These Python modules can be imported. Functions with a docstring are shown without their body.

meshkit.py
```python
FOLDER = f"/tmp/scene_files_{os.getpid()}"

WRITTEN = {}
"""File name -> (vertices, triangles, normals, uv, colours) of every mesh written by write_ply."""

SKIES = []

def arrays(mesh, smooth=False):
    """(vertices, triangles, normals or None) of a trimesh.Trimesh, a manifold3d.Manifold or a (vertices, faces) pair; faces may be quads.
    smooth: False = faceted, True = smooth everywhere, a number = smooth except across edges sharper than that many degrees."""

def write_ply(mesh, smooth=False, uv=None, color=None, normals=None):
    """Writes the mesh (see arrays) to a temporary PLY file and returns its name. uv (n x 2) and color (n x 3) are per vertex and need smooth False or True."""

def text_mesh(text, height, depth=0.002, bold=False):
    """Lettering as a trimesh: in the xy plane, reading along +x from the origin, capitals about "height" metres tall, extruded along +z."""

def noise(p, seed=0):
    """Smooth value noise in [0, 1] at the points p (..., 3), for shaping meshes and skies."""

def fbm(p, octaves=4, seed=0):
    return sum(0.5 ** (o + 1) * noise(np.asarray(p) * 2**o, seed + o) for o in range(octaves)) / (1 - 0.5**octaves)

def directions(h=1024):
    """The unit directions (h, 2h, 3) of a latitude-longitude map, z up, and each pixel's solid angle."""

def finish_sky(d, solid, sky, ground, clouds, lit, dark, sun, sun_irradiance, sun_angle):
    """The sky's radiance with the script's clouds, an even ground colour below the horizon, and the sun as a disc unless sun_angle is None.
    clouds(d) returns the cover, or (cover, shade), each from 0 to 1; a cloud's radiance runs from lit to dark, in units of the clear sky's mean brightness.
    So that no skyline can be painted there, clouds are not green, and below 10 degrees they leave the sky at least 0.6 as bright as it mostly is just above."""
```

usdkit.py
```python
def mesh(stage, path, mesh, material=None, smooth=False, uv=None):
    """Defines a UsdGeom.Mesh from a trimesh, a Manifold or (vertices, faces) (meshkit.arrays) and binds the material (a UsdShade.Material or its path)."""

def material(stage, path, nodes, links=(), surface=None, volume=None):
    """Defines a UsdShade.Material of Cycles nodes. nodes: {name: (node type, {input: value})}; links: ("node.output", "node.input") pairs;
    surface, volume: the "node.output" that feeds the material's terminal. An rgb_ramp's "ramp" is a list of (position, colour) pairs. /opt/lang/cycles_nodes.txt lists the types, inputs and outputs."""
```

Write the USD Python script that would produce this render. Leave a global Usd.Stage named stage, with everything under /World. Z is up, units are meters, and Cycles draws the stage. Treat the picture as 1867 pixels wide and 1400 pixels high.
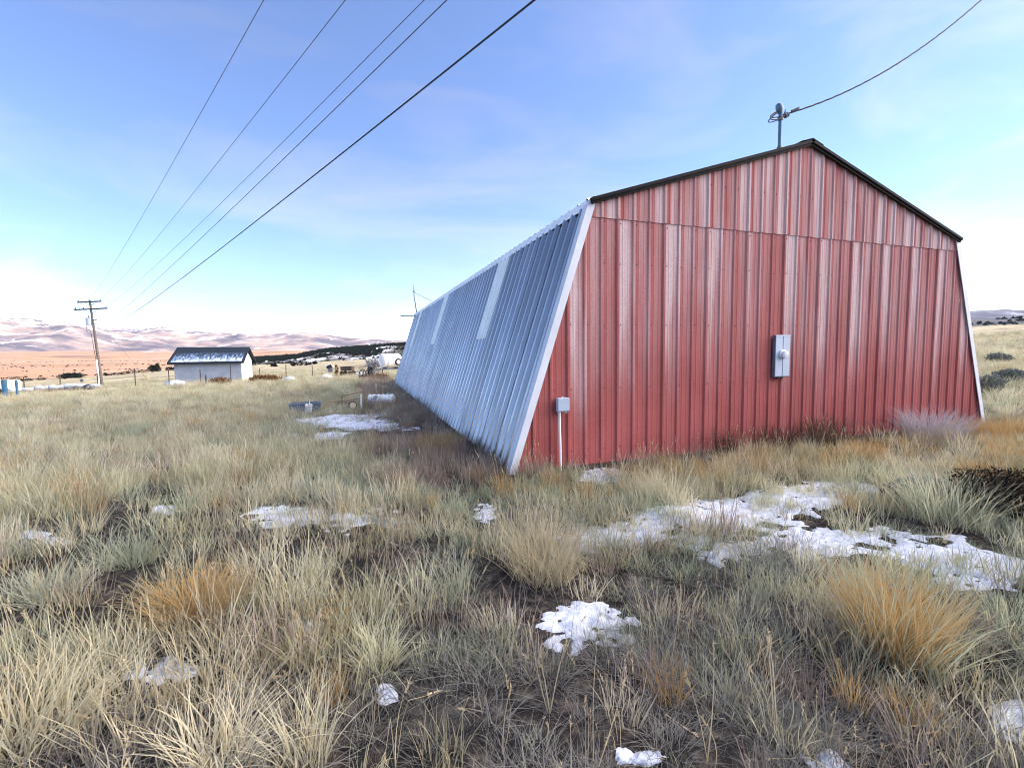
import math, random
import numpy as np
import usdkit, meshkit
from pxr import Usd, UsdGeom, UsdLux, UsdShade, Gf, Sdf, Vt

stage = Usd.Stage.CreateInMemory()
UsdGeom.SetStageUpAxis(stage, 'Z'); UsdGeom.SetStageMetersPerUnit(stage, 1.0)
UsdGeom.Xform.Define(stage, '/World'); UsdGeom.Scope.Define(stage, '/World/Looks')
rng = np.random.default_rng(7)

# ------------------------------------------------------------------ camera, sky, sun
F, YAW, PITCH, ROLL = 820.16, 0.332, 0.0739, -0.014          # focal length in pixels of the 1867 px wide photograph
C = np.array([-2.2248, -6.5621, 1.8977])
fw = np.array([math.sin(YAW)*math.cos(PITCH), math.cos(YAW)*math.cos(PITCH), -math.sin(PITCH)])
r0 = np.array([math.cos(YAW), -math.sin(YAW), 0.0]); u0 = np.cross(r0, fw)
rt = math.cos(ROLL)*r0 + math.sin(ROLL)*u0; up = -math.sin(ROLL)*r0 + math.cos(ROLL)*u0
cam = UsdGeom.Camera.Define(stage, '/World/camera')
cam.CreateHorizontalApertureAttr(36.0); cam.CreateVerticalApertureAttr(27.0)
cam.CreateFocalLengthAttr(36.0*F/1867.0)
cam.CreateClippingRangeAttr(Gf.Vec2f(0.05, 100000.0))
m = Gf.Matrix4d(1.0)
for i, v in enumerate((rt, up, -fw)): m.SetRow(i, Gf.Vec4d(*map(float, v), 0.0))
m.SetRow(3, Gf.Vec4d(*map(float, C), 1.0))
cam.AddTransformOp().Set(m)
EXPOSURE = 2.58
cam.CreateExposureAttr(EXPOSURE)

SUN_AZ, SUN_EL = YAW + math.radians(86), math.radians(36)
SKY_STRENGTH = 0.05
HAZE = 1.7e-5
sun_dir = np.array([math.sin(SUN_AZ)*math.cos(SUN_EL), math.cos(SUN_AZ)*math.cos(SUN_EL), math.sin(SUN_EL)])
sky = UsdLux.DomeLight.Define(stage, '/World/sky')
sky.CreateIntensityAttr(1.0)
usdkit.material(stage, '/World/Looks/sky_air', {
    's': ('sky_texture', {'sky_type': 'single_scattering', 'sun_disc': False, 'sun_elevation': SUN_EL, 'sun_rotation': SUN_AZ,
                          'altitude': 1800.0, 'air_density': 1.0, 'aerosol_density': 0.6, 'ozone_density': 3.2}),
    'tc': ('texture_coordinate', {}),
    'map': ('mapping', {'scale': (1.1, 2.6, 5.0), 'rotation': (0.0, 0.25, 0.5)}),
    'n': ('noise_texture', {'scale': 1.5, 'detail': 6.0, 'roughness': 0.58, 'distortion': 0.5}),
    'r': ('map_range', {'from_min': 0.47, 'from_max': 0.76, 'to_min': 0.0, 'to_max': 0.40, 'clamp': True}),
    'tint': ('mix', {'mix_type': 'multiply', 'fac': 1.0, 'color2': (0.96, 0.965, 1.09)}),
    'bw': ('rgb_to_bw', {}),
    'lift': ('mix', {'mix_type': 'multiply', 'fac': 1.0, 'color2': (1.62, 1.60, 1.90)}),
    'mix': ('mix', {'mix_type': 'mix'}),
    'bg': ('background_shader', {'strength': SKY_STRENGTH}),
}, [('tc.generated', 'map.vector'), ('map.vector', 'n.vector'), ('n.fac', 'r.value'), ('s.color', 'tint.color1'), ('tint.color', 'bw.color'), ('bw.val', 'lift.color1'),
    ('r.result', 'mix.fac'), ('tint.color', 'mix.color1'), ('lift.color', 'mix.color2'), ('mix.color', 'bg.color')], surface='bg.background')
UsdShade.MaterialBindingAPI.Apply(sky.GetPrim()).Bind(UsdShade.Material.Get(stage, '/World/Looks/sky_air'))
sky.GetPrim().SetCustomDataByKey('kind', 'structure')
sky.GetPrim().SetCustomDataByKey('label', 'pale blue evening sky with thin cirrus, yellow at the right')
sky.GetPrim().SetCustomDataByKey('category', 'sky')
sun = UsdLux.DistantLight.Define(stage, '/World/sun')
sun.CreateIntensityAttr(0.4); sun.CreateNormalizeAttr(True) if hasattr(sun, 'CreateNormalizeAttr') else None
sun.CreateAngleAttr(80.0); sun.CreateColorAttr(Gf.Vec3f(1.0, 0.84, 0.70))
zc = sun_dir; xc = np.cross([0, 0, 1.0], zc); xc /= np.linalg.norm(xc); yc = np.cross(zc, xc)
m = Gf.Matrix4d(1.0)
for i, v in enumerate((xc, yc, zc)): m.SetRow(i, Gf.Vec4d(*map(float, v), 0.0))
sun.AddTransformOp().Set(m)

# ------------------------------------------------------------------ helpers
def ray(px, py): return fw + rt*(px-933.5)/F - up*(py-700.0)/F
def at(px, py, d):                                            # the point seen at a photograph pixel, d metres ahead
    return C + ray(px, py)*d
used = {}
def numbered(path):
    k = used.get(path, -1) + 1; used[path] = k
    return path if k == 0 else f'{path}_{k:03d}'
LOC = {}
def tag(p, label=None, cat=None, group=None, kind=None):
    for k, v in (('label', label), ('category', cat), ('group', group), ('kind', kind)):
        if v: p.SetCustomDataByKey(k, v)
    return p
def thing(name, label, cat, loc=(0, 0, 0), group=None, kind=None):
    path = numbered('/World/' + name)
    x = UsdGeom.Xform.Define(stage, path); x.AddTranslateOp().Set(Gf.Vec3d(*map(float, loc)))
    LOC[path] = np.array(loc, float)
    return tag(x.GetPrim(), label, cat, group, kind)
def obj(name, mesh, material, parent=None, smooth=False, label=None, kind=None):
    """One mesh of the scene; vertices are given in world metres and stored relative to the thing they belong to."""
    base = str(parent.GetPath()) if parent is not None else '/World'
    path = numbered(base + '/' + name)
    off = LOC.get(base, np.zeros(3)); LOC[path] = off
    v, f = mesh
    p = usdkit.mesh(stage, path, (np.asarray(v, float) - off, f), material, smooth=smooth).GetPrim()
    return tag(p, label, None, None, kind)
def solo(name, mesh, material, label, cat, group=None, kind=None, smooth=False):
    v, f = mesh; loc = np.array([v[:, 0].mean(), v[:, 1].mean(), v[:, 2].min()])
    path = numbered('/World/' + name)
    p = usdkit.mesh(stage, path, (v - loc, f), material, smooth=smooth)
    p.AddTranslateOp().Set(Gf.Vec3d(*map(float, loc)))
    return tag(p.GetPrim(), label, cat, group, kind)

def tri(f):
    f = np.asarray(f, int)
    return np.vstack([f[:, [0, 1, 2]], f[:, [0, 2, 3]]]) if f.shape[1] == 4 else f
def cat(*ms):
    V, Fc, n = [], [], 0
    for v, f in ms:
        V.append(np.asarray(v, float)); Fc.append(tri(f) + n); n += len(v)
    return np.vstack(V), np.vstack(Fc)
BOXF = np.array([[0, 2, 3, 1], [4, 5, 7, 6], [0, 1, 5, 4], [2, 6, 7, 3], [0, 4, 6, 2], [1, 3, 7, 5]])
def hexa(p):                                                  # eight corners, index = x + 2y + 4z
    return np.asarray(p, float), tri(BOXF)
def box(c, s, ax=None):
    c, s = np.asarray(c, float), np.asarray(s, float)/2
    A = np.eye(3) if ax is None else np.asarray(ax, float)
    return hexa([c + sx*s[0]*A[0] + sy*s[1]*A[1] + sz*s[2]*A[2] for sz in (-1, 1) for sy in (-1, 1) for sx in (-1, 1)])
def bbox(c, s, b=0.006, ax=None):                             # box with chamfered edges
    c, s = np.asarray(c, float), np.asarray(s, float)/2
    A = np.eye(3) if ax is None else np.asarray(ax, float)
    import manifold3d as mf
    pts = []
    for sx in (-1, 1):
        for sy in (-1, 1):
            for sz in (-1, 1):
                for k in range(3):
                    q = np.array([sx, sy, sz])*s; q2 = q.copy()
                    for j in range(3):
                        if j != k: q2[j] -= np.sign(q[j])*b
                    pts.append(q2)
    h = mf.Manifold.hull_points(np.array(pts)).to_mesh()
    return h.vert_properties[:, :3] @ A + c, h.tri_verts
def frame_of(d):
    d = np.asarray(d, float)/np.linalg.norm(d)
    a = np.cross(d, [0, 0, 1.0]) if abs(d[2]) < 0.95 else np.cross(d, [1.0, 0, 0])
    a /= np.linalg.norm(a); return a, np.cross(d, a), d
def bar(p0, p1, w, h):
    p0, p1 = np.asarray(p0, float), np.asarray(p1, float); a, b, d = frame_of(p1-p0)
    return box((p0+p1)/2, (w, h, np.linalg.norm(p1-p0)), (a, b, d))
def tube(path, r, n=8, cap=True):
    P = np.asarray(path, float); k = len(P); R = np.broadcast_to(np.asarray(r, float), (k,))
    T = np.gradient(P, axis=0); a = frame_of(T[0])[0]; V = []
    for i in range(k):
        t = T[i]/np.linalg.norm(T[i]); a = a - t*(a@t); a /= np.linalg.norm(a); b = np.cross(t, a)
        th = np.linspace(0, 2*np.pi, n, endpoint=False)
        V.append(P[i] + R[i]*(np.cos(th)[:, None]*a + np.sin(th)[:, None]*b))
    V = np.vstack(V); Fc = []
    for i in range(k-1):
        for j in range(n):
            Fc.append([i*n+j, i*n+(j+1) % n, (i+1)*n+(j+1) % n, (i+1)*n+j])
    Fc = tri(Fc)
    if cap:
        V = np.vstack([V, P[0], P[-1]]); e = len(V)
        Fc = np.vstack([Fc, [[e-2, (j+1) % n, j] for j in range(n)], [[e-1, (k-1)*n+j, (k-1)*n+(j+1) % n] for j in range(n)]])
    return V, Fc
def cyl(p0, p1, r, n=16, r2=None): return tube([p0, p1], [r, r if r2 is None else r2], n)
def lathe(prof, o, axis, n=20):                               # prof: (radius, along) pairs
    a, b, d = frame_of(axis); o = np.asarray(o, float); th = np.linspace(0, 2*np.pi, n, endpoint=False)
    V = np.vstack([o + d*z + max(r, 1e-4)*(np.cos(th)[:, None]*a + np.sin(th)[:, None]*b) for r, z in prof])
    Fc = [[i*n+j, i*n+(j+1) % n, (i+1)*n+(j+1) % n, (i+1)*n+j] for i in range(len(prof)-1) for j in range(n)]
    return V, tri(Fc)
def prism(poly, y0, y1):                                      # convex polygon in x, z pulled along y
    n = len(poly); V = np.array([(x, y0, z) for x, z in poly] + [(x, y1, z) for x, z in poly], float)
    Fc = [[0, i, i+1] for i in range(1, n-1)] + [[n, n+i+1, n+i] for i in range(1, n-1)]
    for i in range(n):
        j = (i+1) % n; Fc += [[i, n+i, n+j], [i, n+j, j]]
    return V, np.array(Fc)
def ring(c, axis, R, r, n=24, k=6):
    a, b, d = frame_of(axis); th = np.linspace(0, 2*np.pi, n, endpoint=False); c = np.asarray(c, float)
    V = []
    for t in th:
        e = np.cos(t)*a + np.sin(t)*b
        for s in np.linspace(0, 2*np.pi, k, endpoint=False): V.append(c + e*(R + r*np.cos(s)) + d*r*np.sin(s))
    Fc = [[i*k+j, i*k+(j+1) % k, ((i+1) % n)*k+(j+1) % k, ((i+1) % n)*k+j] for i in range(n) for j in range(k)]
    return np.array(V), tri(Fc)
def blob(c, s, seed, rough=0.25, n=2, flat=None):
    import trimesh
    b = trimesh.creation.icosphere(n); v = np.array(b.vertices)
    v *= (1 + rough*(meshkit.fbm(v*1.7 + seed*7.3, 3, seed) - 0.5)*2)[:, None]
    v = v*np.asarray(s, float)
    if flat is not None: v[:, 2] = np.maximum(v[:, 2], flat)
    return v + np.asarray(c, float), np.array(b.faces)

# ------------------------------------------------------------------ materials
L = '/World/Looks/'
def mat(name, nodes, links, surface='p.BSDF'): return usdkit.material(stage, L + name, nodes, links, surface=surface)
def plain(name, col, rough=0.6, metal=0.0, var=0.25, scale=6.0, col2=None, bump=0.0, spec=0.3):
    """Paint, wood or metal whose tone drifts with a noise in space."""
    c2 = tuple(np.asarray(col)*(1-var)) if col2 is None else col2
    nodes = {'g': ('geometry', {}), 'n': ('noise_texture', {'scale': scale, 'detail': 5.0, 'roughness': 0.6}),
             'r': ('rgb_ramp', {'ramp': [(0.3, col), (0.7, c2)]}),
             'p': ('principled_bsdf', {'roughness': rough, 'metallic': metal, 'specular_ior_level': spec})}
    links = [('g.position', 'n.vector'), ('n.fac', 'r.fac'), ('r.color', 'p.base_color')]
    if bump:
        nodes['b'] = ('bump', {'strength': bump, 'distance': 0.02}); links += [('n.fac', 'b.height'), ('b.normal', 'p.normal')]
    return mat(name, nodes, links)

X0, PW, ZS = 1.9081 - 2*0.9144, 0.9144, 4.05
def red_sheet(name, z_lo, z_hi, amount, wide, seed):
    """Red enamel gone chalky: pale streaks that run down each sheet from the top, strongest beside the laps."""
    return mat(name, {
        'g': ('geometry', {}), 'x': ('separate_xyz', {}),
        'u': ('math', {'math_type': 'subtract', 'value2': X0 - 20*PW + 0.045}), 'ud': ('math', {'math_type': 'divide', 'value2': PW}), 'uf': ('math', {'math_type': 'fraction'}),
        'lap': ('rgb_ramp', {'ramp': wide}),
        'pv': ('combine_xyz', {'y': 0.0, 'z': float(seed)}), 'fl': ('math', {'math_type': 'floor'}), 'wn': ('white_noise_texture', {'dimensions': '3D'}),
        'wr': ('map_range', {'from_min': 0.0, 'from_max': 1.0, 'to_min': 0.30, 'to_max': 1.15}),
        'sm': ('mapping', {'scale': (5.0, 5.0, 0.30), 'location': (seed*3.1, 0, seed)}), 'sn': ('noise_texture', {'scale': 1.0, 'detail': 4.0, 'roughness': 0.6}),
        'sr': ('map_range', {'from_min': 0.30, 'from_max': 0.68, 'to_min': 0.10, 'to_max': 1.2, 'clamp': True}),
        'zm': ('mapping', {'scale': (1.3, 1.3, 0.25)}), 'zn': ('noise_texture', {'scale': 1.0, 'detail': 3.0}),
        'za': ('math', {'math_type': 'multiply_add', 'value2': 2.2, 'value3': -1.1}), 'zs': ('math', {'math_type': 'add'}),
        'zf': ('map_range', {'range_type': 'smoothstep', 'from_min': z_lo, 'from_max': z_hi, 'to_min': 0.03, 'to_max': 1.0, 'clamp': True}),
        'm1': ('math', {'math_type': 'multiply'}), 'm2': ('math', {'math_type': 'multiply'}), 'm3': ('math', {'math_type': 'multiply'}),
        'm4': ('math', {'math_type': 'multiply', 'value2': amount, 'use_clamp': True}),
        'fn': ('noise_texture', {'scale': 55.0, 'detail': 3.0}), 'fr': ('map_range', {'from_min': 0.3, 'from_max': 0.7, 'to_min': 0.82, 'to_max': 1.12}),
        'tn': ('noise_texture', {'scale': 0.9, 'detail': 3.0}), 'tr': ('rgb_ramp', {'ramp': [(0.35, (0.29, 0.073, 0.064)), (0.65, (0.35, 0.094, 0.085))]}),
        'c': ('mix', {'color2': (0.54, 0.40, 0.385)}), 'c2': ('mix', {'mix_type': 'multiply', 'fac': 1.0}),
        'b': ('bump', {'strength': 0.15, 'distance': 0.01}),
        'p': ('principled_bsdf', {'roughness': 0.72, 'specular_ior_level': 0.12}),
    }, [('g.position', 'x.vector'), ('x.x', 'u.value1'), ('u.value', 'ud.value1'), ('ud.value', 'uf.value1'), ('uf.value', 'lap.fac'),
        ('ud.value', 'fl.value1'), ('fl.value', 'pv.x'), ('pv.vector', 'wn.vector'), ('wn.value', 'wr.value'),
        ('g.position', 'sm.vector'), ('sm.vector', 'sn.vector'), ('sn.fac', 'sr.value'),
        ('g.position', 'zm.vector'), ('zm.vector', 'zn.vector'), ('zn.fac', 'za.value1'), ('za.value', 'zs.value1'), ('x.z', 'zs.value2'), ('zs.value', 'zf.value'),
        ('lap.color', 'm1.value1'), ('wr.result', 'm1.value2'), ('m1.value', 'm2.value1'), ('sr.result', 'm2.value2'), ('m2.value', 'm3.value1'), ('zf.result', 'm3.value2'), ('m3.value', 'm4.value1'),
        ('g.position', 'fn.vector'), ('fn.fac', 'fr.value'), ('g.position', 'tn.vector'), ('tn.fac', 'tr.fac'),
        ('tr.color', 'c.color1'), ('m4.value', 'c.fac'), ('c.color', 'c2.color1'), ('fr.result', 'c2.color2'), ('c2.color', 'p.base_color'),
        ('tn.fac', 'b.height'), ('b.normal', 'p.normal')])
lapA = [(0.0, (1.5,)*3), (0.08, (1.5,)*3), (0.11, (1.0,)*3), (0.30, (0.9,)*3), (0.335, (0.10,)*3), (0.42, (0.45,)*3), (0.60, (0.5,)*3), (0.67, (0.06,)*3), (0.76, (0.38,)*3), (0.92, (0.35,)*3), (0.985, (0.05,)*3), (1.0, (1.5,)*3)]
lapB = [(0.0, (0.05,)*3), (0.06, (0.05,)*3), (0.10, (0.75,)*3), (0.30, (0.8,)*3), (0.34, (0.08,)*3), (0.42, (0.6,)*3), (0.62, (0.65,)*3), (0.67, (0.1,)*3), (0.74, (1.1,)*3), (0.96, (1.2,)*3), (1.0, (0.3,)*3)]
RED_LOW = red_sheet('faded_red_steel', 0.6, 3.2, 1.35, lapA, 3)
RED_UP = red_sheet('chalky_red_steel', 2.2, 4.0, 1.35, lapB, 8)
def steel(name, base, rough, seed):
    return mat(name, {
        'g': ('geometry', {}), 'm': ('mapping', {'scale': (1.0, 2.2, 0.5), 'location': (seed, 0, 0)}), 'n': ('noise_texture', {'scale': 1.6, 'detail': 6.0, 'roughness': 0.62}),
        'r': ('rgb_ramp', {'ramp': [(0.3, base), (0.7, tuple(np.asarray(base)*0.68))]}),
        'rr': ('map_range', {'from_min': 0.3, 'from_max': 0.7, 'to_min': rough-0.05, 'to_max': rough+0.14}),
        's': ('noise_texture', {'scale': 90.0, 'detail': 2.0}), 'b': ('bump', {'strength': 0.02, 'distance': 0.01}),
        'p': ('principled_bsdf', {'metallic': 1.0})},
        [('g.position', 'm.vector'), ('m.vector', 'n.vector'), ('n.fac', 'r.fac'), ('r.color', 'p.base_color'), ('n.fac', 'rr.value'), ('rr.result', 'p.roughness'),
         ('g.position', 's.vector'), ('s.fac', 'b.height'), ('b.normal', 'p.normal')])
STEEL = [steel('galvanised_sheet', (0.42, 0.415, 0.405), 0.15, 0.0), steel('galvanised_sheet_dull', (0.38, 0.38, 0.375), 0.19, 5.0), steel('galvanised_sheet_bright', (0.46, 0.455, 0.445), 0.13, 9.0)]
SKYLIGHT = mat('fibreglass_sheet', {'g': ('geometry', {}), 'n': ('noise_texture', {'scale': 3.0, 'detail': 4.0}), 'r': ('rgb_ramp', {'ramp': [(0.3, (0.86, 0.90, 0.86)), (0.7, (0.74, 0.80, 0.75))]}),
                'p': ('principled_bsdf', {'roughness': 0.5})}, [('g.position', 'n.vector'), ('n.fac', 'r.fac'), ('r.color', 'p.base_color')])
WHITE = plain('white_painted_trim', (0.66, 0.69, 0.72), 0.55, 0.0, 0.18, 3.0)
BROWN = plain('dark_brown_trim', (0.009, 0.008, 0.009), 0.65, 0.0, 0.4, 3.0, spec=0.12)
GREYBOX = plain('grey_enamel', (0.40, 0.47, 0.56), 0.4, 0.1, 0.1, 5.0)
GREYDARK = plain('dark_grey_steel', (0.13, 0.15, 0.18), 0.5, 0.3)
BLACK = plain('black_rubber', (0.016, 0.016, 0.018), 0.6)
CABLE = plain('black_cable', (0.02, 0.022, 0.03), 0.5)
WIRE = plain('weathered_conductor', (0.11, 0.13, 0.16), 0.5, 0.4)
PIPE = plain('blue_grey_pipe', (0.10, 0.17, 0.24), 0.45, 0.3)
DARKWOOD = plain('weathered_dark_wood', (0.10, 0.08, 0.065), 0.85, 0.0, 0.5, 9.0, bump=0.4)
POLEWOOD = plain('pole_wood', (0.20, 0.165, 0.14), 0.85, 0.0, 0.45, 7.0, bump=0.4)
ARMWOOD = plain('cross_arm_wood', (0.07, 0.085, 0.08), 0.85, 0.0, 0.4, 7.0)
CONCRETE = plain('old_concrete', (0.30, 0.29, 0.28), 0.9, 0.0, 0.35, 8.0, bump=0.4)
RUST = plain('rusty_iron', (0.11, 0.06, 0.04), 0.8, 0.2, 0.5, 14.0, bump=0.3)
TROUGH = plain('blue_grey_metal', (0.20, 0.25, 0.31), 0.6, 0.2, 0.5, 7.0)
TANPIPE = plain('tan_rusty_pipe', (0.34, 0.24, 0.15), 0.8, 0.0, 0.4, 9.0)
BLUE = plain('blue_paint', (0.045, 0.15, 0.27), 0.5, 0.0, 0.3, 6.0)
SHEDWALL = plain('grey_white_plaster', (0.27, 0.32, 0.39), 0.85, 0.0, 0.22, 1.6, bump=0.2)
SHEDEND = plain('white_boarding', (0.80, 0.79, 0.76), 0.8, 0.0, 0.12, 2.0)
SHINGLE = plain('dark_roofing', (0.016, 0.026, 0.040), 0.75, 0.0, 0.4, 5.0)
GLASS = mat('meter_glass', {'p': ('principled_bsdf', {'base_color': (0.9, 0.95, 1.0), 'roughness': 0.05, 'transmission_weight': 0.55, 'ior': 1.45})}, [])
YELLOW = plain('yellow_guard', (0.55, 0.45, 0.12), 0.6)
PVC = plain('white_plastic', (0.80, 0.80, 0.78), 0.45, 0.0, 0.1)
SNOW = mat('snow_cover', {'g': ('geometry', {}), 'n': ('noise_texture', {'scale': 14.0, 'detail': 6.0, 'roughness': 0.65}), 'r': ('rgb_ramp', {'ramp': [(0.34, (0.38, 0.45, 0.56)), (0.66, (0.62, 0.68, 0.78))]}),
            'b': ('bump', {'strength': 0.5, 'distance': 0.03}), 'p': ('principled_bsdf', {'roughness': 0.7, 'specular_ior_level': 0.2})},
           [('g.position', 'n.vector'), ('n.fac', 'r.fac'), ('r.color', 'p.base_color'), ('n.fac', 'b.height'), ('b.normal', 'p.normal')])

# ------------------------------------------------------------------ the land
LW, LA, LH, LP, LL = 12.1492, 1.4116, 4.2498, 5.7428, 22.66   # barn: width, eave inset, eave height, ridge height, length
def sstep(a, b, x): t = np.clip((x-a)/(b-a), 0, 1); return t*t*(3-2*t)
GX = [-1500, 0, 183, 340, 460, 600, 720, 933, 1300, 1760, 1867, 2300, 4000]       # bearing, as a photograph column
AZ = [math.atan((x-933.5)/F) for x in GX]
GD = [0, 8, 20, 38, 55, 110, 280, 420, 1000]
GZ = np.array([                                                # ground height by bearing and distance
    [0.22, 0.15, -0.1, -0.55, -1.1, -3.2, -10.0, -14, -30],
    [0.22, 0.15, -0.1, -0.50, -1.1, -3.2, -8.9, -13, -30],
    [0.22, 0.13, -0.12, -0.45, -1.05, -2.9, -7.6, -12, -30],
    [0.22, 0.08, -0.15, -0.45, -1.0, -2.4, -5.4, -9, -28],
    [0.22, 0.02, -0.15, -0.40, -0.9, -2.0, -4.6, -7, -24],
    [0.22, -0.02, -0.12, -0.30, -0.7, -1.5, -3.6, -5, -16],
    [0.22, -0.05, -0.10, -0.20, -0.5, -1.0, -2.6, -3, -8],
    [0.22, -0.06, -0.08, 0.0, 0.2, 0.6, 1.0, 1, 0],
    [0.22, -0.06, -0.05, 0.1, 0.6, 2.0, 4.0, 4, 3],
    [0.22, -0.02, 0.15, 0.7, 1.3, 3.6, 9.2, 9, 4],
    [0.22, 0.0, 0.2, 0.8, 1.4, 3.8, 9.6, 9, 4],
    [0.22, 0.1, 0.4, 1.0, 1.8, 4.0, 10, 10, 5],
    [0.22, 0.2, 0.5, 1.0, 1.8, 4.0, 10, 10, 5]])
from scipy.interpolate import RegularGridInterpolator
_gi = RegularGridInterpolator((AZ, np.sqrt(GD)), GZ, bounds_error=False, fill_value=None)
def polar(x, y):
    dx, dy = np.asarray(x, float)-C[0], np.asarray(y, float)-C[1]
    d = np.hypot(dx, dy); a = np.arctan2(dx, dy) - YAW
    return (a + np.pi) % (2*np.pi) - np.pi, d
def ground(x, y):
    a, d = polar(x, y)
    z = _gi(np.stack([np.clip(a, AZ[0], AZ[-1]), np.sqrt(np.clip(d, 0, 999))], -1)).reshape(np.shape(x))
    p = np.stack([np.asarray(x, float), np.asarray(y, float), np.zeros_like(z)], -1)
    amp = 0.10*sstep(0.3, 3, d)*(1 + d/60.0)
    bump = (meshkit.fbm(p*0.9, 3, 5)-0.5)*amp*1.2 + (meshkit.noise(p*0.22, 9)-0.5)*amp*1.6*np.minimum(1, 400/np.maximum(d, 1))
    near = np.maximum(np.maximum(-p[..., 0], p[..., 0]-LW), np.maximum(-p[..., 1], p[..., 1]-LL))   # distance outside the barn
    flat = sstep(0.0, 2.5, near)
    z = z*flat + (1-flat)*(-0.10) + bump*(0.25 + 0.75*flat)
    return z
def far_land(a, d):                                           # the valley beyond the crest of the field
    left = sstep(math.atan((1000-933.5)/F), math.atan((600-933.5)/F), a)
    zl = np.interp(d, [420, 1200, 2000, 4000, 8000, 30000], [-13, -36, -46, -44, 70, 120])
    zr = np.interp(d, [420, 1500, 3000, 8000, 30000], [6, 10, 20, 30, 40])
    return zl*left + zr*(1-left)
def polar_sheet(rads, azs, zf):
    A, D = np.meshgrid(azs, rads)
    x, y = C[0] + D*np.sin(A+YAW), C[1] + D*np.cos(A+YAW)
    v = np.stack([x, y, zf(x, y, A, D)], -1).reshape(-1, 3); n, k = D.shape
    i = np.arange(n*k).reshape(n, k)
    f = np.stack([i[:-1, :-1], i[:-1, 1:], i[1:, 1:], i[1:, :-1]], -1).reshape(-1, 4)[:, ::-1]
    return v, tri(f)
def soil_links(): pass
SOIL = mat('dry_field_soil', {
    'g': ('geometry', {}), 'n1': ('noise_texture', {'scale': 9.0, 'detail': 8.0, 'roughness': 0.75}), 'n2': ('noise_texture', {'scale': 0.05, 'detail': 5.0, 'roughness': 0.6}),
    'm': ('mapping', {'scale': (0.02, 0.09, 0.02), 'rotation': (0, 0, 0.35)}), 'n3': ('noise_texture', {'scale': 1.0, 'detail': 7.0, 'roughness': 0.65}),
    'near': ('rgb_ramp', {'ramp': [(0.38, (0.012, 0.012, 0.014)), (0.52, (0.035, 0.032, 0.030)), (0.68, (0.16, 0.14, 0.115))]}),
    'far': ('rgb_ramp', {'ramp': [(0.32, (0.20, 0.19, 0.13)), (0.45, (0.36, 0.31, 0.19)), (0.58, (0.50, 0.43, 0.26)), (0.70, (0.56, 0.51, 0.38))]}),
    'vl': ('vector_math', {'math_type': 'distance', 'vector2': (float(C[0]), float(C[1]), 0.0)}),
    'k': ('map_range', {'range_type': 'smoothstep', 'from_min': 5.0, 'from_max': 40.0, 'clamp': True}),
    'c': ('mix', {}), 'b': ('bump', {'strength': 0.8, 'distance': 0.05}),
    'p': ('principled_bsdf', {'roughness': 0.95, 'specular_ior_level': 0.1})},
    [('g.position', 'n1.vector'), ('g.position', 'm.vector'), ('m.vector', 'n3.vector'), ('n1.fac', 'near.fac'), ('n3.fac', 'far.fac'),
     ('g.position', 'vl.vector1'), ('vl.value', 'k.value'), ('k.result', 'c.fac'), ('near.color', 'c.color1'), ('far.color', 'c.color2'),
     ('c.color', 'p.base_color'), ('n1.fac', 'b.height'), ('b.normal', 'p.normal')])
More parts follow.
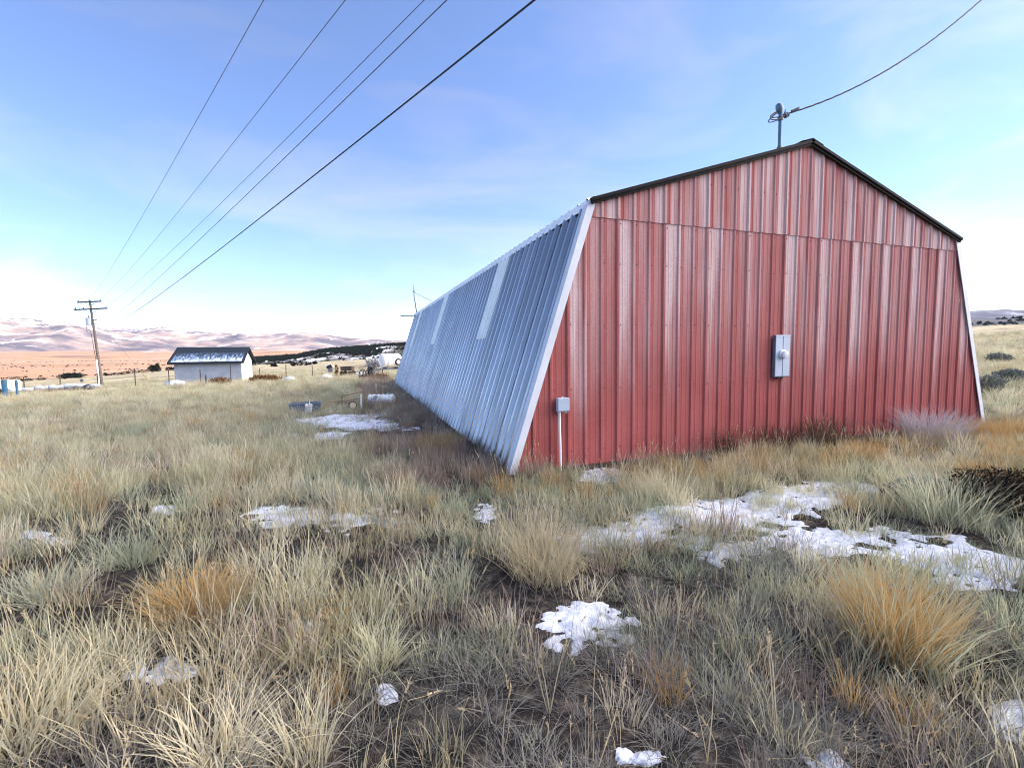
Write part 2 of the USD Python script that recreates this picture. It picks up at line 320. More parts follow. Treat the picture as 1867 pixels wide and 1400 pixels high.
VALLEY = mat('valley_pasture', {
    'g': ('geometry', {}), 'm': ('mapping', {'scale': (0.0012, 0.0019, 0.001), 'rotation': (0, 0, 0.3)}), 'n': ('noise_texture', {'scale': 1.0, 'detail': 8.0, 'roughness': 0.62}),
    'r': ('rgb_ramp', {'ramp': [(0.36, (0.28, 0.17, 0.11)), (0.46, (0.54, 0.32, 0.17)), (0.54, (0.44, 0.30, 0.20)), (0.6, (0.62, 0.40, 0.23)), (0.7, (0.40, 0.27, 0.18))]}),
    'p': ('principled_bsdf', {'roughness': 0.95, 'specular_ior_level': 0.05})},
    [('g.position', 'm.vector'), ('m.vector', 'n.vector'), ('n.fac', 'r.fac'), ('r.color', 'p.base_color')])
HILLS = mat('mountain_sage_and_snow', {
    'g': ('geometry', {}), 'x': ('separate_xyz', {}), 'm': ('mapping', {'scale': (0.0016, 0.0016, 0.004)}), 'n': ('noise_texture', {'scale': 1.0, 'detail': 9.0, 'roughness': 0.62}),
    'm2': ('mapping', {'scale': (0.0032, 0.0032, 0.008)}), 'n2': ('noise_texture', {'scale': 1.0, 'detail': 8.0, 'roughness': 0.65, 'distortion': 0.8}),
    'r': ('rgb_ramp', {'ramp': [(0.40, (0.14, 0.135, 0.16)), (0.5, (0.31, 0.255, 0.24)), (0.60, (0.56, 0.42, 0.33))]}),
    'zz': ('map_range', {'from_min': 120.0, 'from_max': 900.0, 'to_min': -0.13, 'to_max': 0.09, 'clamp': True}),
    'a': ('math', {'math_type': 'add'}), 's': ('map_range', {'range_type': 'smoothstep', 'from_min': 0.47, 'from_max': 0.55, 'clamp': True}),
    'c': ('mix', {'color2': (0.82, 0.84, 0.88)}), 'p': ('principled_bsdf', {'roughness': 0.95, 'specular_ior_level': 0.05})},
    [('g.position', 'x.vector'), ('g.position', 'm.vector'), ('m.vector', 'n.vector'), ('n.fac', 'r.fac'), ('g.position', 'm2.vector'), ('m2.vector', 'n2.vector'),
     ('x.z', 'zz.value'), ('zz.result', 'a.value1'), ('n2.fac', 'a.value2'), ('a.value', 's.value'), ('s.result', 'c.fac'), ('r.color', 'c.color1'), ('c.color', 'p.base_color')])

rads = np.concatenate([[0.05], np.geomspace(0.4, 700, 230)])
azs = np.linspace(-np.pi, np.pi, 721)
azs = np.unique(np.concatenate([azs[np.abs(azs) > 1.05], np.linspace(-1.05, 1.05, 420)]))
gv = polar_sheet(rads, azs, lambda x, y, A, D: ground(x, y))
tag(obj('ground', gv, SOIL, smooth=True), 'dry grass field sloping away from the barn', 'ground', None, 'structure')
vr = np.concatenate([np.linspace(600, 2600, 24), np.geomspace(2800, 24000, 40)])
def vz(x, y, A, D):
    p = np.stack([x, y, np.zeros_like(x)], -1)
    return far_land(A, D) - 6*sstep(900, 600, D) + (meshkit.fbm(p*0.0011, 4, 3)-0.5)*np.minimum(D/90, 60)
tag(obj('valley', polar_sheet(vr, np.linspace(-np.pi, np.pi, 401), vz), VALLEY, smooth=True), 'orange sunlit valley floor far beyond the field', 'valley', None, 'structure')
def skyline(px, xs, ys):                                      # tangent of the elevation above the eye level, from columns and rows of the skyline
    y = np.interp(px, xs, ys); d = ray_arr(px, y)
    return d[:, 2]/np.hypot(d[:, 0], d[:, 1])
def ray_arr(px, py): return fw + np.outer((px-933.5)/F, rt) - np.outer((py-700.0)/F, up)
MX = [-1500, -400, 0, 30, 60, 80, 100, 150, 200, 250, 275, 300, 320, 350, 400, 450, 500, 540, 570, 600, 640, 700, 760, 1000, 1400]
MY = [560, 570, 577, 581, 580, 583, 588, 590, 597, 599, 594, 591, 595, 602, 604, 607, 609, 605, 607, 610, 615, 619, 621, 622, 622]
MAZ = np.linspace(-1.2, 0.45, 700)
mpx = 933.5 + F*np.tan(MAZ)
crest = skyline(mpx, MX, MY)
def mz(x, y, A, D):
    t = np.interp(A, MAZ, crest)
    p = np.stack([x, y, np.zeros_like(x)], -1)
    rise = np.clip((D-7600)/5600, 0, 1)
    fall = np.clip((D-13200)/4000, 0, 1)
    n = meshkit.fbm(p/1900.0, 5, 11); rid = 1-np.abs(2*meshkit.fbm(p/1500.0 + 9.1, 4, 21)-1)
    front = np.clip(1-np.abs(D-9800)/1500, 0, 1)*(meshkit.noise(p/2600.0, 4)-0.25)*0.45   # a lower range before the crest
    h = (rise**1.25)*(1-0.75*fall)
    h = h + front*0.6 + (rid-0.72)*1.15*np.sin(np.pi*np.clip(rise, 0, 1))*(1-0.4*rise) + (n-0.5)*0.10*rise
    h = np.minimum(h, 0.965 + 0.06*(n-0.3))
    base = far_land(A, D)
    return np.where(D < 7700, base-60, base + h*(C[2] + t*13200 - base) - 25*(1-rise))
tag(obj('mountains', polar_sheet(np.linspace(7500, 17000, 120), MAZ, mz), HILLS, smooth=True), 'snow-dusted mountain range glowing pink along the left horizon', 'mountains', None, 'structure')

RIDGE = mat('juniper_ridge_earth', {
    'g': ('geometry', {}), 'm': ('mapping', {'scale': (0.012, 0.012, 0.03)}), 'n': ('noise_texture', {'scale': 1.0, 'detail': 7.0, 'roughness': 0.7}),
    'r': ('rgb_ramp', {'ramp': [(0.42, (0.05, 0.055, 0.045)), (0.5, (0.12, 0.11, 0.09)), (0.56, (0.75, 0.78, 0.83))]}),
    'p': ('principled_bsdf', {'roughness': 0.95, 'specular_ior_level': 0.05})}, [('g.position', 'm.vector'), ('m.vector', 'n.vector'), ('n.fac', 'r.fac'), ('r.color', 'p.base_color')])
BLUEHILL = mat('shaded_sage_hill', {
    'g': ('geometry', {}), 'm': ('mapping', {'scale': (0.004, 0.004, 0.02)}), 'n': ('noise_texture', {'scale': 1.0, 'detail': 8.0, 'roughness': 0.65, 'distortion': 0.6}),
    'r': ('rgb_ramp', {'ramp': [(0.44, (0.09, 0.10, 0.13)), (0.56, (0.18, 0.19, 0.22)), (0.64, (0.50, 0.54, 0.62))]}),
    'p': ('principled_bsdf', {'roughness': 0.95, 'specular_ior_level': 0.05})}, [('g.position', 'm.vector'), ('m.vector', 'n.vector'), ('n.fac', 'r.fac'), ('r.color', 'p.base_color')])
def px_az(*px): return np.array([math.atan((x-933.5)/F) for x in px])
def ridge_mesh(pxs, pys, d0, dc, d1, a0, a1, na, nd, rough, seed, sag):
    az = np.linspace(a0, a1, na); pa = px_az(*pxs); col = np.clip(az, pa[0], pa[-1])
    t = skyline(933.5 + F*np.tan(col), pxs, pys)
    def zf(x, y, A, D):
        tt = np.interp(A, az, t); p = np.stack([x, y, np.zeros_like(x)], -1)
        base = far_land(A, D)-3
        h = np.where(D < dc, sstep(d0, dc, D), 1-0.6*np.clip((D-dc)/(d1-dc), 0, 1))
        top = C[2] + tt*dc
        n = (meshkit.fbm(p/rough, 5, seed)-0.5)
        return base + (top-base)*np.minimum(h*(1+n*sag*(1.02-h)*3), 1.0) + n*(top-base)*0.05*h
    return polar_sheet(np.linspace(d0, d1, nd), az, zf), zf
RX = [360, 430, 500, 545, 580, 610, 640, 700, 740, 900, 1100]; RY = [660, 656, 652.5, 648.5, 641, 637, 635, 630.5, 628, 623, 626]
(rm, rz) = ridge_mesh(RX, RY, 900, 1500, 2300, px_az(330)[0], px_az(1100)[0], 240, 60, 260, 31, 0.25)
tag(obj('wooded_ridge', rm, RIDGE, smooth=True), 'low dark ridge with snow between its junipers, left of the barn', 'ridge', None, 'structure')
HX = [1600, 1700, 1740, 1765, 1800, 1830, 1867, 1950, 2200, 3200]; HY = [578, 575, 571, 568, 565.5, 564.5, 567, 563, 540, 470]
(hm, hz) = ridge_mesh(HX, HY, 2300, 4200, 7000, px_az(1560)[0], 2.0, 260, 60, 700, 41, 0.35)
tag(obj('hills', hm, BLUEHILL, smooth=True), 'blue shaded hills with snow behind the right side of the barn', 'hills', None, 'structure')
(sm_, sz) = ridge_mesh([1600, 1767, 1800, 1867, 2300], [582, 583, 584, 581, 575], 800, 1250, 1900, px_az(1600)[0], 1.2, 120, 30, 200, 51, 0.2)
SAGE = plain('sage_slope_earth', (0.10, 0.115, 0.12), 0.95, 0.0, 0.5, 0.02)
tag(obj('sage_slope', sm_, SAGE, smooth=True), 'low sage covered slope under the blue hills at right', 'slope', None, 'structure')

# foliage of evergreens and shrubs: clumps of small leaf-sized faces
def leaf_cloud(n, s, seed, leaf, up_bias=0.3, hollow=0.35, taper=0.0):
    g = np.random.default_rng(seed)
    d = g.normal(size=(n, 3)); d /= np.linalg.norm(d, axis=1)[:, None]
    r = hollow + (1-hollow)*g.random(n)**0.5
    lump = 0.62 + 0.75*meshkit.fbm(d*2.3 + seed*3.1, 3, seed)
    p = d*(r*lump)[:, None]; p[:, 2] = (p[:, 2]+1)/2
    if taper: p[:, :2] *= (1.15 - taper*np.clip(p[:, 2], 0, 1.1))[:, None]
    p *= np.asarray(s, float)
    o = d + np.array([0, 0, up_bias]) + g.normal(size=(n, 3))*0.7; o /= np.linalg.norm(o, axis=1)[:, None]
    t = np.cross(o, g.normal(size=(n, 3))); t /= np.linalg.norm(t, axis=1)[:, None]
    L_ = leaf*(0.6+0.8*g.random(n))[:, None]
    v = np.stack([p - t*L_*0.45, p + t*L_*0.45, p + o*L_*1.5], 1).reshape(-1, 3)
    return v, np.arange(3*n).reshape(n, 3)
def leafmat(name, a, b, tr=0.25):
    return mat(name, {'g': ('geometry', {}), 'r': ('rgb_ramp', {'ramp': [(0.0, a), (1.0, b)]}), 'd': ('diffuse_bsdf', {}), 't': ('translucent_bsdf', {}), 'm': ('mix_closure', {'fac': tr})},
               [('g.random_per_island', 'r.fac'), ('r.color', 'd.color'), ('r.color', 't.color'), ('d.BSDF', 'm.closure1'), ('t.BSDF', 'm.closure2')], surface='m.closure')
JUNIPER = leafmat('juniper_foliage', (0.022, 0.035, 0.024), (0.05, 0.07, 0.045))
SHRUB = leafmat('dark_shrub_foliage', (0.018, 0.018, 0.018), (0.055, 0.052, 0.045))
SAGELEAF = leafmat('sage_foliage', (0.16, 0.18, 0.165), (0.40, 0.42, 0.38))
FROST = leafmat('frosted_twigs', (0.42, 0.43, 0.46), (0.70, 0.71, 0.74))
RUSTLEAF = leafmat('rust_weed_foliage', (0.20, 0.10, 0.04), (0.40, 0.23, 0.10))
def instancer(path, protos, material, pos, idx, yaw, scale, tilt=None):
    """Many copies of a few meshes, kept as one object."""
    pi = UsdGeom.PointInstancer.Define(stage, path)
    rel = pi.CreatePrototypesRel()
    for k, (pname, mm) in enumerate(protos):
        usdkit.mesh(stage, f'{path}/{pname}' + (f'_{k:03d}' if k else ''), mm, material if not isinstance(material, list) else material[k])
        rel.AddTarget(f'{path}/{pname}' + (f'_{k:03d}' if k else ''))
    n = len(pos)
    q = np.zeros((n, 4)); q[:, 0] = np.cos(yaw/2); q[:, 3] = np.sin(yaw/2)
    if tilt is not None:                                      # lean by tilt[:,0] radians towards bearing tilt[:,1]
        a, b = tilt[:, 0]/2, tilt[:, 1]; e = np.stack([np.cos(a), np.sin(a)*np.cos(b), np.sin(a)*np.sin(b), 0*a], 1)
        w0, x0, y0, z0 = e.T; w1, x1, y1, z1 = q.T
        q = np.stack([w0*w1-x0*x1-y0*y1-z0*z1, w0*x1+x0*w1+y0*z1-z0*y1, w0*y1-x0*z1+y0*w1+z0*x1, w0*z1+x0*y1-y0*x1+z0*w1], 1)
    pi.CreateProtoIndicesAttr(Vt.IntArray.FromNumpy(np.asarray(idx, np.int32)))
    pi.CreatePositionsAttr(Vt.Vec3fArray.FromNumpy(np.asarray(pos, np.float32)))
    pi.CreateOrientationsAttr(Vt.QuathArray([Gf.Quath(float(a), float(b), float(c), float(d)) for a, b, c, d in q]))
    sc = np.asarray(scale, np.float32); sc = np.repeat(sc[:, None], 3, 1) if sc.ndim == 1 else sc
    pi.CreateScalesAttr(Vt.Vec3fArray.FromNumpy(sc))
    return pi.GetPrim()
jp = [('juniper', leaf_cloud(70, (2.6, 2.6, 5.2), 100+k, 1.5, 0.6, 0.2, 0.75)) for k in range(4)]
def scatter_ridge(n, a0, a1, d0, d1, zf, seed, keep):
    g = np.random.default_rng(seed); a = g.uniform(a0, a1, n); d = g.uniform(d0, d1, n)
    x, y = C[0]+d*np.sin(a+YAW), C[1]+d*np.cos(a+YAW)
    k = keep(x, y, a, d) > g.random(n); a, d, x, y = a[k], d[k], x[k], y[k]
    return np.stack([x, y, zf(x, y, a, d)-0.3], 1), g
def kd(x, y, a, d):
    p = np.stack([x, y, 0*x], -1)
    return np.clip((meshkit.fbm(p/90, 3, 77)-0.42)*5 + sstep(1250, 1480, d)*0.9, 0.02, 1)
pp, g = scatter_ridge(9000, px_az(380)[0], px_az(800)[0], 1000, 1560, rz, 5, kd)
k = len(pp)
tag(instancer('/World/juniper_woodland', jp, JUNIPER, pp, g.integers(0, 4, k), g.random(k)*6.28, 0.6+0.7*g.random(k)), 'far dark juniper woodland covering the ridge left of the barn', 'woodland', None, 'stuff')
g = np.random.default_rng(15); n = 3600
a = g.uniform(px_az(-120)[0], px_az(760)[0], n); d = np.sqrt(g.uniform(1300**2, 5200**2, n)); bx, by = C[0]+d*np.sin(a+YAW), C[1]+d*np.cos(a+YAW)
kk = meshkit.fbm(np.stack([bx/700, by/260, 0*bx], -1), 3, 17) > 0.63; a, d, bx, by = a[kk], d[kk], bx[kk], by[kk]; k = len(a)
tag(instancer('/World/valley_brush', [('shrub', mm) for _, mm in jp[:2]], JUNIPER, np.stack([bx, by, vz(bx, by, a, d)-0.5], 1), g.integers(0, 2, k), g.random(k)*6.28, np.stack([0.7+0.9*g.random(k)]*2 + [0.35+0.4*g.random(k)], 1)), 'far dark brush scattered over the orange valley floor', 'brush', None, 'stuff')
pp, g = scatter_ridge(520, px_az(1720)[0], px_az(2050)[0], 830, 1280, sz, 6, lambda x, y, a, d: 0.35 + 0.65*sstep(1000, 830, d))
k = len(pp)
tag(instancer('/World/sage_woodland', [('shrub', mm) for _, mm in jp[:3]], JUNIPER, pp, g.integers(0, 3, k), g.random(k)*6.28, np.stack([0.8+0.8*g.random(k), 0.8+0.8*g.random(k), 0.35+0.5*g.random(k)], 1)), 'far dark shrubs dotting the slope below the hills at right', 'shrubs', None, 'stuff')

# the cold air: an even pale haze from the field to the mountains
usdkit.material(stage, '/World/Looks/pale_haze', {'v': ('principled_volume', {'color': (0.86, 0.86, 0.93), 'density': HAZE, 'anisotropy': 0.2})}, [], volume='v.volume')
tag(obj('haze', box((C[0], C[1], 700.0), (54000.0, 54000.0, 1700.0)), '/World/Looks/pale_haze'), 'thin pale haze veiling the distant mountains', 'haze', None, 'stuff')

# ------------------------------------------------------------------ the barn
def rib_profile(u0, u1, pitch=0.3048, h=0.024, minor=True, phase=0.0, base=0.040, crown=0.017):
    pts = []
    k0 = math.floor((u0-phase)/pitch)-1
    for k in range(k0, k0 + int((u1-u0)/pitch)+4):
        c = phase + k*pitch
        pts += [(c-base, 0), (c-crown, h), (c+crown, h), (c+base, 0)]
        if minor:
            for q in (0.1016, 0.2032): pts += [(c+q-0.014, 0), (c+q-0.006, 0.004), (c+q+0.006, 0.004), (c+q+0.014, 0)]
    U = np.array([p[0] for p in pts]); Hh = np.array([p[1] for p in pts])
    inside = (U > u0+1e-4) & (U < u1-1e-4)
    U2 = np.concatenate([[u0], U[inside], [u1]]); H2 = np.interp(U2, U, Hh)
    return U2, H2
def sheet(u, off, v0, v1, place, rows=2):
    """A corrugated sheet: columns u with relief off, from v0 to v1 (per column); place(u, off, v) gives the point."""
    keep = v1 - v0 > 1e-3
    idx = np.where(keep)[0]
    if len(idx) < 2: return None
    t = np.linspace(0, 1, rows)
    P = np.array([[place(u[i], off[i], v0[i] + (v1[i]-v0[i])*s) for s in t] for i in idx]); n = len(idx)
    i = np.arange(n*rows).reshape(n, rows)
    f = np.stack([i[:-1, :-1], i[1:, :-1], i[1:, 1:], i[:-1, 1:]], -1).reshape(-1, 4)
    return P.reshape(-1, 3), tri(f)
barn = thing('barn', 'large metal barn with red gable, silver sloping side wall and three skylight strips', 'barn', (0, 0, 0))
gable = lambda u, o, v: (u, -0.004 - o, v)
def roofline(x): return LH + (LP-LH)*(1-np.abs(x-LW/2)/(LW/2-LA)) - 0.015
def split_cols(U, O, xs):
    for x in xs:
        if U[0] < x < U[-1]:
            k = np.searchsorted(U, x); O = np.insert(O, k, np.interp(x, U, O)); U = np.insert(U, k, x)
    return U, O
n0 = int(math.floor((0-X0)/PW))
for i in range(n0, 14):
    a, b = X0 + PW*i - 0.045, X0 + PW*(i+1) - 0.043
    a2, b2 = max(a, 0.02), min(b, LW-0.02)
    if b2-a2 < 0.05: continue
    U, O = rib_profile(a2, b2, phase=X0)
    U, O = split_cols(U, O, [LA*ZS/LH, LW-LA*ZS/LH])
    O = O + 0.004*(1-(U-a)/(b-a))
    top = np.minimum(ZS, np.minimum(LH*U/LA, LH*(LW-U)/LA))
    s = sheet(U, O, np.zeros_like(U), top, gable)
    if s: obj('gable_panel', s, RED_LOW, barn)
for i in range(n0, 14):
    a, b = X0 + PW*i - 0.045, X0 + PW*(i+1) - 0.043
    lo = LA*(ZS-0.03)/LH
    a2, b2 = max(a, lo), min(b, LW-lo)
    if b2-a2 < 0.05: continue
    U, O = rib_profile(a2, b2, phase=X0)
    U, O = split_cols(U, O, [LA, LW/2, LW-LA])
    O = O + 0.014 + 0.004*(1-(U-a)/(b-a))
    top = np.minimum(roofline(U), np.minimum(LH*U/LA, LH*(LW-U)/LA) + 0.05)
    s = sheet(U, O, np.full_like(U, ZS-0.035), top, gable)
    if s: obj('upper_gable_panel', s, RED_UP, barn)
SN = np.array([-LH, 0, LA])/math.hypot(LH, LA); SL = math.hypot(LH, LA); SD = np.array([LA, 0, LH])/SL
def left_wall(u, o, v): return SD*v + SN*(o+0.004) + np.array([0, u, 0])
def right_wall(u, o, v):
    p = left_wall(u, o, v); return np.array([LW-p[0], p[1], p[2]])
WP = 0.94
for i in range(24):
    a, b = 0.09 + WP*i, 0.09 + WP*(i+1) + 0.002
    U, O = rib_profile(a, b, pitch=WP/3, h=0.046, minor=False, phase=0.09+0.10, base=0.098, crown=0.032)
    O = O + 0.004*(1-(U-a)/(b-a))
    light = i in (4, 12, 20)
    s = sheet(U, O, np.full_like(U, 0.0), np.full_like(U, 2.36 if light else SL-0.01), left_wall, rows=2)
    obj('side_panel', s, STEEL[(i*7 + i//3) % 3], barn)
    if light:
        s = sheet(U, O+0.006, np.full_like(U, 2.30), np.full_like(U, SL-0.01), left_wall)
        obj('skylight_panel', s, SKYLIGHT, barn, label='pale translucent skylight strip in the silver wall')
    v, f = sheet(U, O, np.full_like(U, 0.0), np.full_like(U, SL-0.01), right_wall)
    obj('far_side_panel', (v, f[:, ::-1]), STEEL[i % 3], barn)
RS = np.array([LW/2-LA, 0, LP-LH]); RL = np.linalg.norm(RS); RD = RS/RL; RN = np.array([-RD[2], 0, RD[0]])
for i in range(24):
    a, b = -0.12 + 0.955*i, -0.12 + 0.955*(i+1)
    U, O = rib_profile(a, b, pitch=0.955/3, h=0.034, minor=False, phase=0.02)
    pl = lambda u, o, v: np.array([LA, u, LH+0.012]) + RD*(v-0.045) + RN*(o+0.02)
    def pr(u, o, v):
        p = pl(u, o, v); return np.array([LW-p[0], p[1], p[2]])
    v, f = sheet(U, O, np.zeros_like(U), np.full_like(U, RL+0.055), pl); obj('roof_panel', (v, f[:, ::-1]), STEEL[0], barn)
    v, f = sheet(U, O, np.zeros_like(U), np.full_like(U, RL+0.055), pr); obj('roof_panel', (v, f), STEEL[0], barn)
obj('ridge_cap', cat(*[prism([(LW/2, LP+0.075), (LW/2 + s*0.28, LP+0.075-0.28*RD[2]/RD[0]), (LW/2 + s*0.28, LP+0.068-0.28*RD[2]/RD[0]), (LW/2, LP+0.06)], -0.12, LL) for s in (-1, 1)]), BROWN, barn)
# rear gable and the dark boards under the sheets
rear = [(0.05, 0), (LA, LH), (LW/2, LP), (LW-LA, LH), (LW-0.05, 0)]
obj('rear_wall', prism(rear, LL-0.05, LL), RED_LOW, barn)
obj('sill_board', cat(box((LW/2, 0.03, -0.11), (LW-0.06, 0.05, 0.21)), box((0.035, LL/2, -0.11), (0.05, LL-0.1, 0.21)), box((LW-0.035, LL/2, -0.11), (0.05, LL-0.1, 0.21))), DARKWOOD, barn)
# trim: white corner flashing up both slopes, white eave strip, brown rake trim along the roof
def corner(side):
    def X(x): return x if side < 0 else LW-x
    k = LA/LH; out = []
    o = 0.060                                                 # stands outside the rib tops
    a = [(-o, -0.03), (0.062, -0.03), (LA+0.062, LH-0.02), (LA-o, LH+0.01)]
    a = [(X(x), z) for x, z in a]
    if side > 0: a = a[::-1]
    out.append(prism(a, -0.058, -0.050))
    p = [(-o, -0.03), (-o+0.006, -0.03), (LA-o+0.006, LH+0.01), (LA-o, LH+0.01)]
    p = [(X(x), z) for x, z in p]
    if side > 0: p = p[::-1]
    out.append(prism(p, -0.0495, 0.10))
    return cat(*out)
obj('corner_trim', corner(-1), WHITE, barn); obj('corner_trim', corner(1), WHITE, barn)
ev = [(-0.076, -0.10), (-0.064, -0.10), (-0.064, 0.02), (-0.076, 0.02)]
for side in (-1, 1):
    q = [(LA + x, LH + z) for x, z in ev]
    if side > 0: q = [(LW-x, z) for x, z in q][::-1]
    obj('eave_trim', prism(q, 0.0, LL), WHITE, barn)
for side in (-1, 1):
    def PX(s, n):
        p = np.array([LA, 0, LH]) + RD*s + RN*n
        return (p[0] if side < 0 else LW-p[0], p[2])
    rk = []
    for n0_, n1_, y0, y1 in ((-0.050, -0.004, -0.100, -0.064), (-0.005, 0.045, -0.128, -0.06), (-0.016, -0.006, -0.114, -0.1)):
        q = [PX(-0.035, n0_), PX(RL+ (0.04 if n1_ > 0 else -0.02), n0_), PX(RL + (0.04 if n1_ > 0 else -0.02), n1_), PX(-0.035, n1_)]
        rk.append(prism(q if side < 0 else q[::-1], y0, y1))
    obj('rake_trim', cat(*rk), BROWN, barn)
# screws in rows along the hidden rails
def screw(p, n):
    a, b, d = frame_of(n); th = np.linspace(0, 2*np.pi, 6, endpoint=False); p = np.asarray(p, float)
    v = np.vstack([p + 0.011*(np.cos(th)[:, None]*a + np.sin(th)[:, None]*b), p + d*0.006 + 0.007*(np.cos(th)[:, None]*a + np.sin(th)[:, None]*b), [p + d*0.007]])
    return v, np.array([[j, (j+1) % 6, 6+j] for j in range(6)] + [[(j+1) % 6, 6+(j+1) % 6, 6+j] for j in range(6)] + [[6+j, 6+(j+1) % 6, 12] for j in range(6)])
sg, sw = [], []
for z in (0.25, 1.25, 2.3, 3.3, 3.95, 4.75):
    for k in range(-3, 42):
        x = X0 + 0.3048*k + 0.055 + rng.normal()*0.004
        if min(x, LW-x) > LA*z/LH + 0.15 and (z < LH or z < roofline(x)-0.2): sg.append(screw((x, -0.010 - (0.015 if z > ZS-0.03 else 0), z + rng.normal()*0.008), (0, -1, 0)))
for z in (0.3, 1.3, 2.2, 3.1, 4.1):
    for k in range(72):
        sw.append(screw(left_wall(0.09+0.10+WP/3*k+0.135, 0.008, z + rng.normal()*0.008), SN))
obj('screw', cat(*sg), RUST, barn, kind='stuff'); obj('screw', cat(*sw), GREYDARK, barn, kind='stuff')

# ------------------------------------------------------------------ things fixed to the gable
em = thing('electric_meter', 'grey electric meter box with round glass meter on the red gable', 'meter box', (5.485, -0.04, 1.32))
obj('enclosure', bbox((5.485, -0.065, 1.72), (0.37, 0.07, 0.80), 0.008), GREYDARK, em)
for dx, w in ((-0.095, 0.176), (0.093, 0.178)):
    obj('cover', bbox((5.485+dx, -0.1055, 1.715), (w, 0.012, 0.76), 0.004), GREYBOX, em)
obj('top_lip', bbox((5.485, -0.107, 2.108), (0.375, 0.016, 0.03), 0.004), GREYBOX, em)
mc = (5.470, -0.111, 1.755)
obj('meter_ring', lathe([(0.0, 0), (0.086, 0), (0.088, 0.012), (0.088, 0.030), (0.074, 0.038), (0.07, 0.038)], mc, (0, -1, 0), 28), plain('bare_aluminium', (0.72, 0.74, 0.77), 0.35, 0.7, 0.1), em, smooth=40)
dome = obj('meter_glass', lathe([(0.070, 0.032), (0.070, 0.075), (0.063, 0.092), (0.045, 0.100), (0.0, 0.102)], mc, (0, -1, 0), 28), GLASS, em, smooth=40)
obj('dial', cat(lathe([(0.0, 0.066), (0.062, 0.066), (0.062, 0.03)], mc, (0, -1, 0), 24)), PVC, em)
obj('dial_mark', cat(box((5.470, -0.1795, 1.77), (0.05, 0.004, 0.016)), box((5.478, -0.1795, 1.735), (0.016, 0.004, 0.012))), GREYDARK, em)
for dx in (-0.05, 0.03): obj('bottom_knockout', cyl((5.485+dx, -0.065, 1.33), (5.485+dx, -0.065, 1.285), 0.028, 12), RUST, em)
jb = thing('junction_box', 'small grey junction box low on the red gable with white conduit', 'junction box', (0.852, -0.03, 0.0))
obj('box', bbox((0.852, -0.085, 1.03), (0.185, 0.10, 0.22), 0.008), GREYBOX, jb)
obj('lid', bbox((0.852, -0.1395, 1.035), (0.20, 0.014, 0.20), 0.004), GREYBOX, jb)
for dx in (-0.065, 0.06): obj('knockout', cyl((0.852+dx, -0.085, 0.922), (0.852+dx, -0.085, 0.895), 0.022, 10), GREYBOX, jb)
obj('conduit', tube([(0.802, -0.085, 0.93), (0.803, -0.085, 0.6), (0.812, -0.083, 0.3), (0.816, -0.080, -0.12)], 0.021, 10), PVC, jb, smooth=40)
obj('strap', bbox((0.852, -0.085, 1.15), (0.03, 0.02, 0.02), 0.003), GREYBOX, jb)
ms = thing('service_mast', 'blue grey steel mast with weatherhead rising through the barn roof', 'service mast', (5.72, 0.30, 5.6))
obj('pipe', tube([(5.725, 0.30, 5.55), (5.72, 0.30, 6.43)], 0.032, 12), PIPE, ms, smooth=40)
obj('roof_collar', lathe([(0.09, 0), (0.085, 0.02), (0.045, 0.12), (0.033, 0.14)], (5.725, 0.30, 5.66), (0, 0, 1), 16), GREYDARK, ms, smooth=40)
v, f = lathe([(0.034, -0.02), (0.046, 0.0), (0.060, 0.05), (0.066, 0.10), (0.055, 0.15), (0.030, 0.172), (0.0, 0.176)], (5.715, 0.30, 6.415), (-0.28, 0.0, 1.0), 18)
v[:, 0] -= 0.5*np.clip(v[:, 2]-6.42, 0, 1)*np.clip(5.72-v[:, 0], 0, 1); obj('weatherhead', (v, f), PIPE, ms, smooth=40)
obj('insulator', cat(lathe([(0.012, -0.03), (0.045, -0.025), (0.045, 0.0), (0.025, 0.01), (0.045, 0.02), (0.045, 0.045), (0.012, 0.05)], (5.83, 0.27, 6.37), (0.8, -0.2, 0.45), 14), bar((5.72, 0.30, 6.30), (5.85, 0.265, 6.38), 0.02, 0.02)), GREYDARK, ms)
obj('clamp', lathe([(0.034, -0.03), (0.05, -0.03), (0.05, 0.03), (0.034, 0.03)], (5.72, 0.30, 6.31), (0, 0, 1), 14), GREYDARK, ms)
for k, (ex, ez, sx) in enumerate(((-0.28, 6.24, 0.0), (-0.31, 6.19, 0.02), (-0.24, 6.30, -0.02))):
    a = np.array([5.655+sx, 0.29, 6.44]); b = np.array([5.71+ex, 0.26+0.02*k, ez]); c = np.array([5.79, 0.25, 6.40 + 0.03*k])
    mid1 = (a+b)/2 + [-0.02, 0, 0.0]; mid2 = (b+c)/2 + [0.02, 0, -0.06]
    import scipy.interpolate as si
    tck = si.CubicSpline(np.array([0, .25, .5, .75, 1]), np.array([a, mid1, b, mid2, c]))
    obj('drip_loop', tube(tck(np.linspace(0, 1, 18)), 0.009, 6), CABLE, ms)

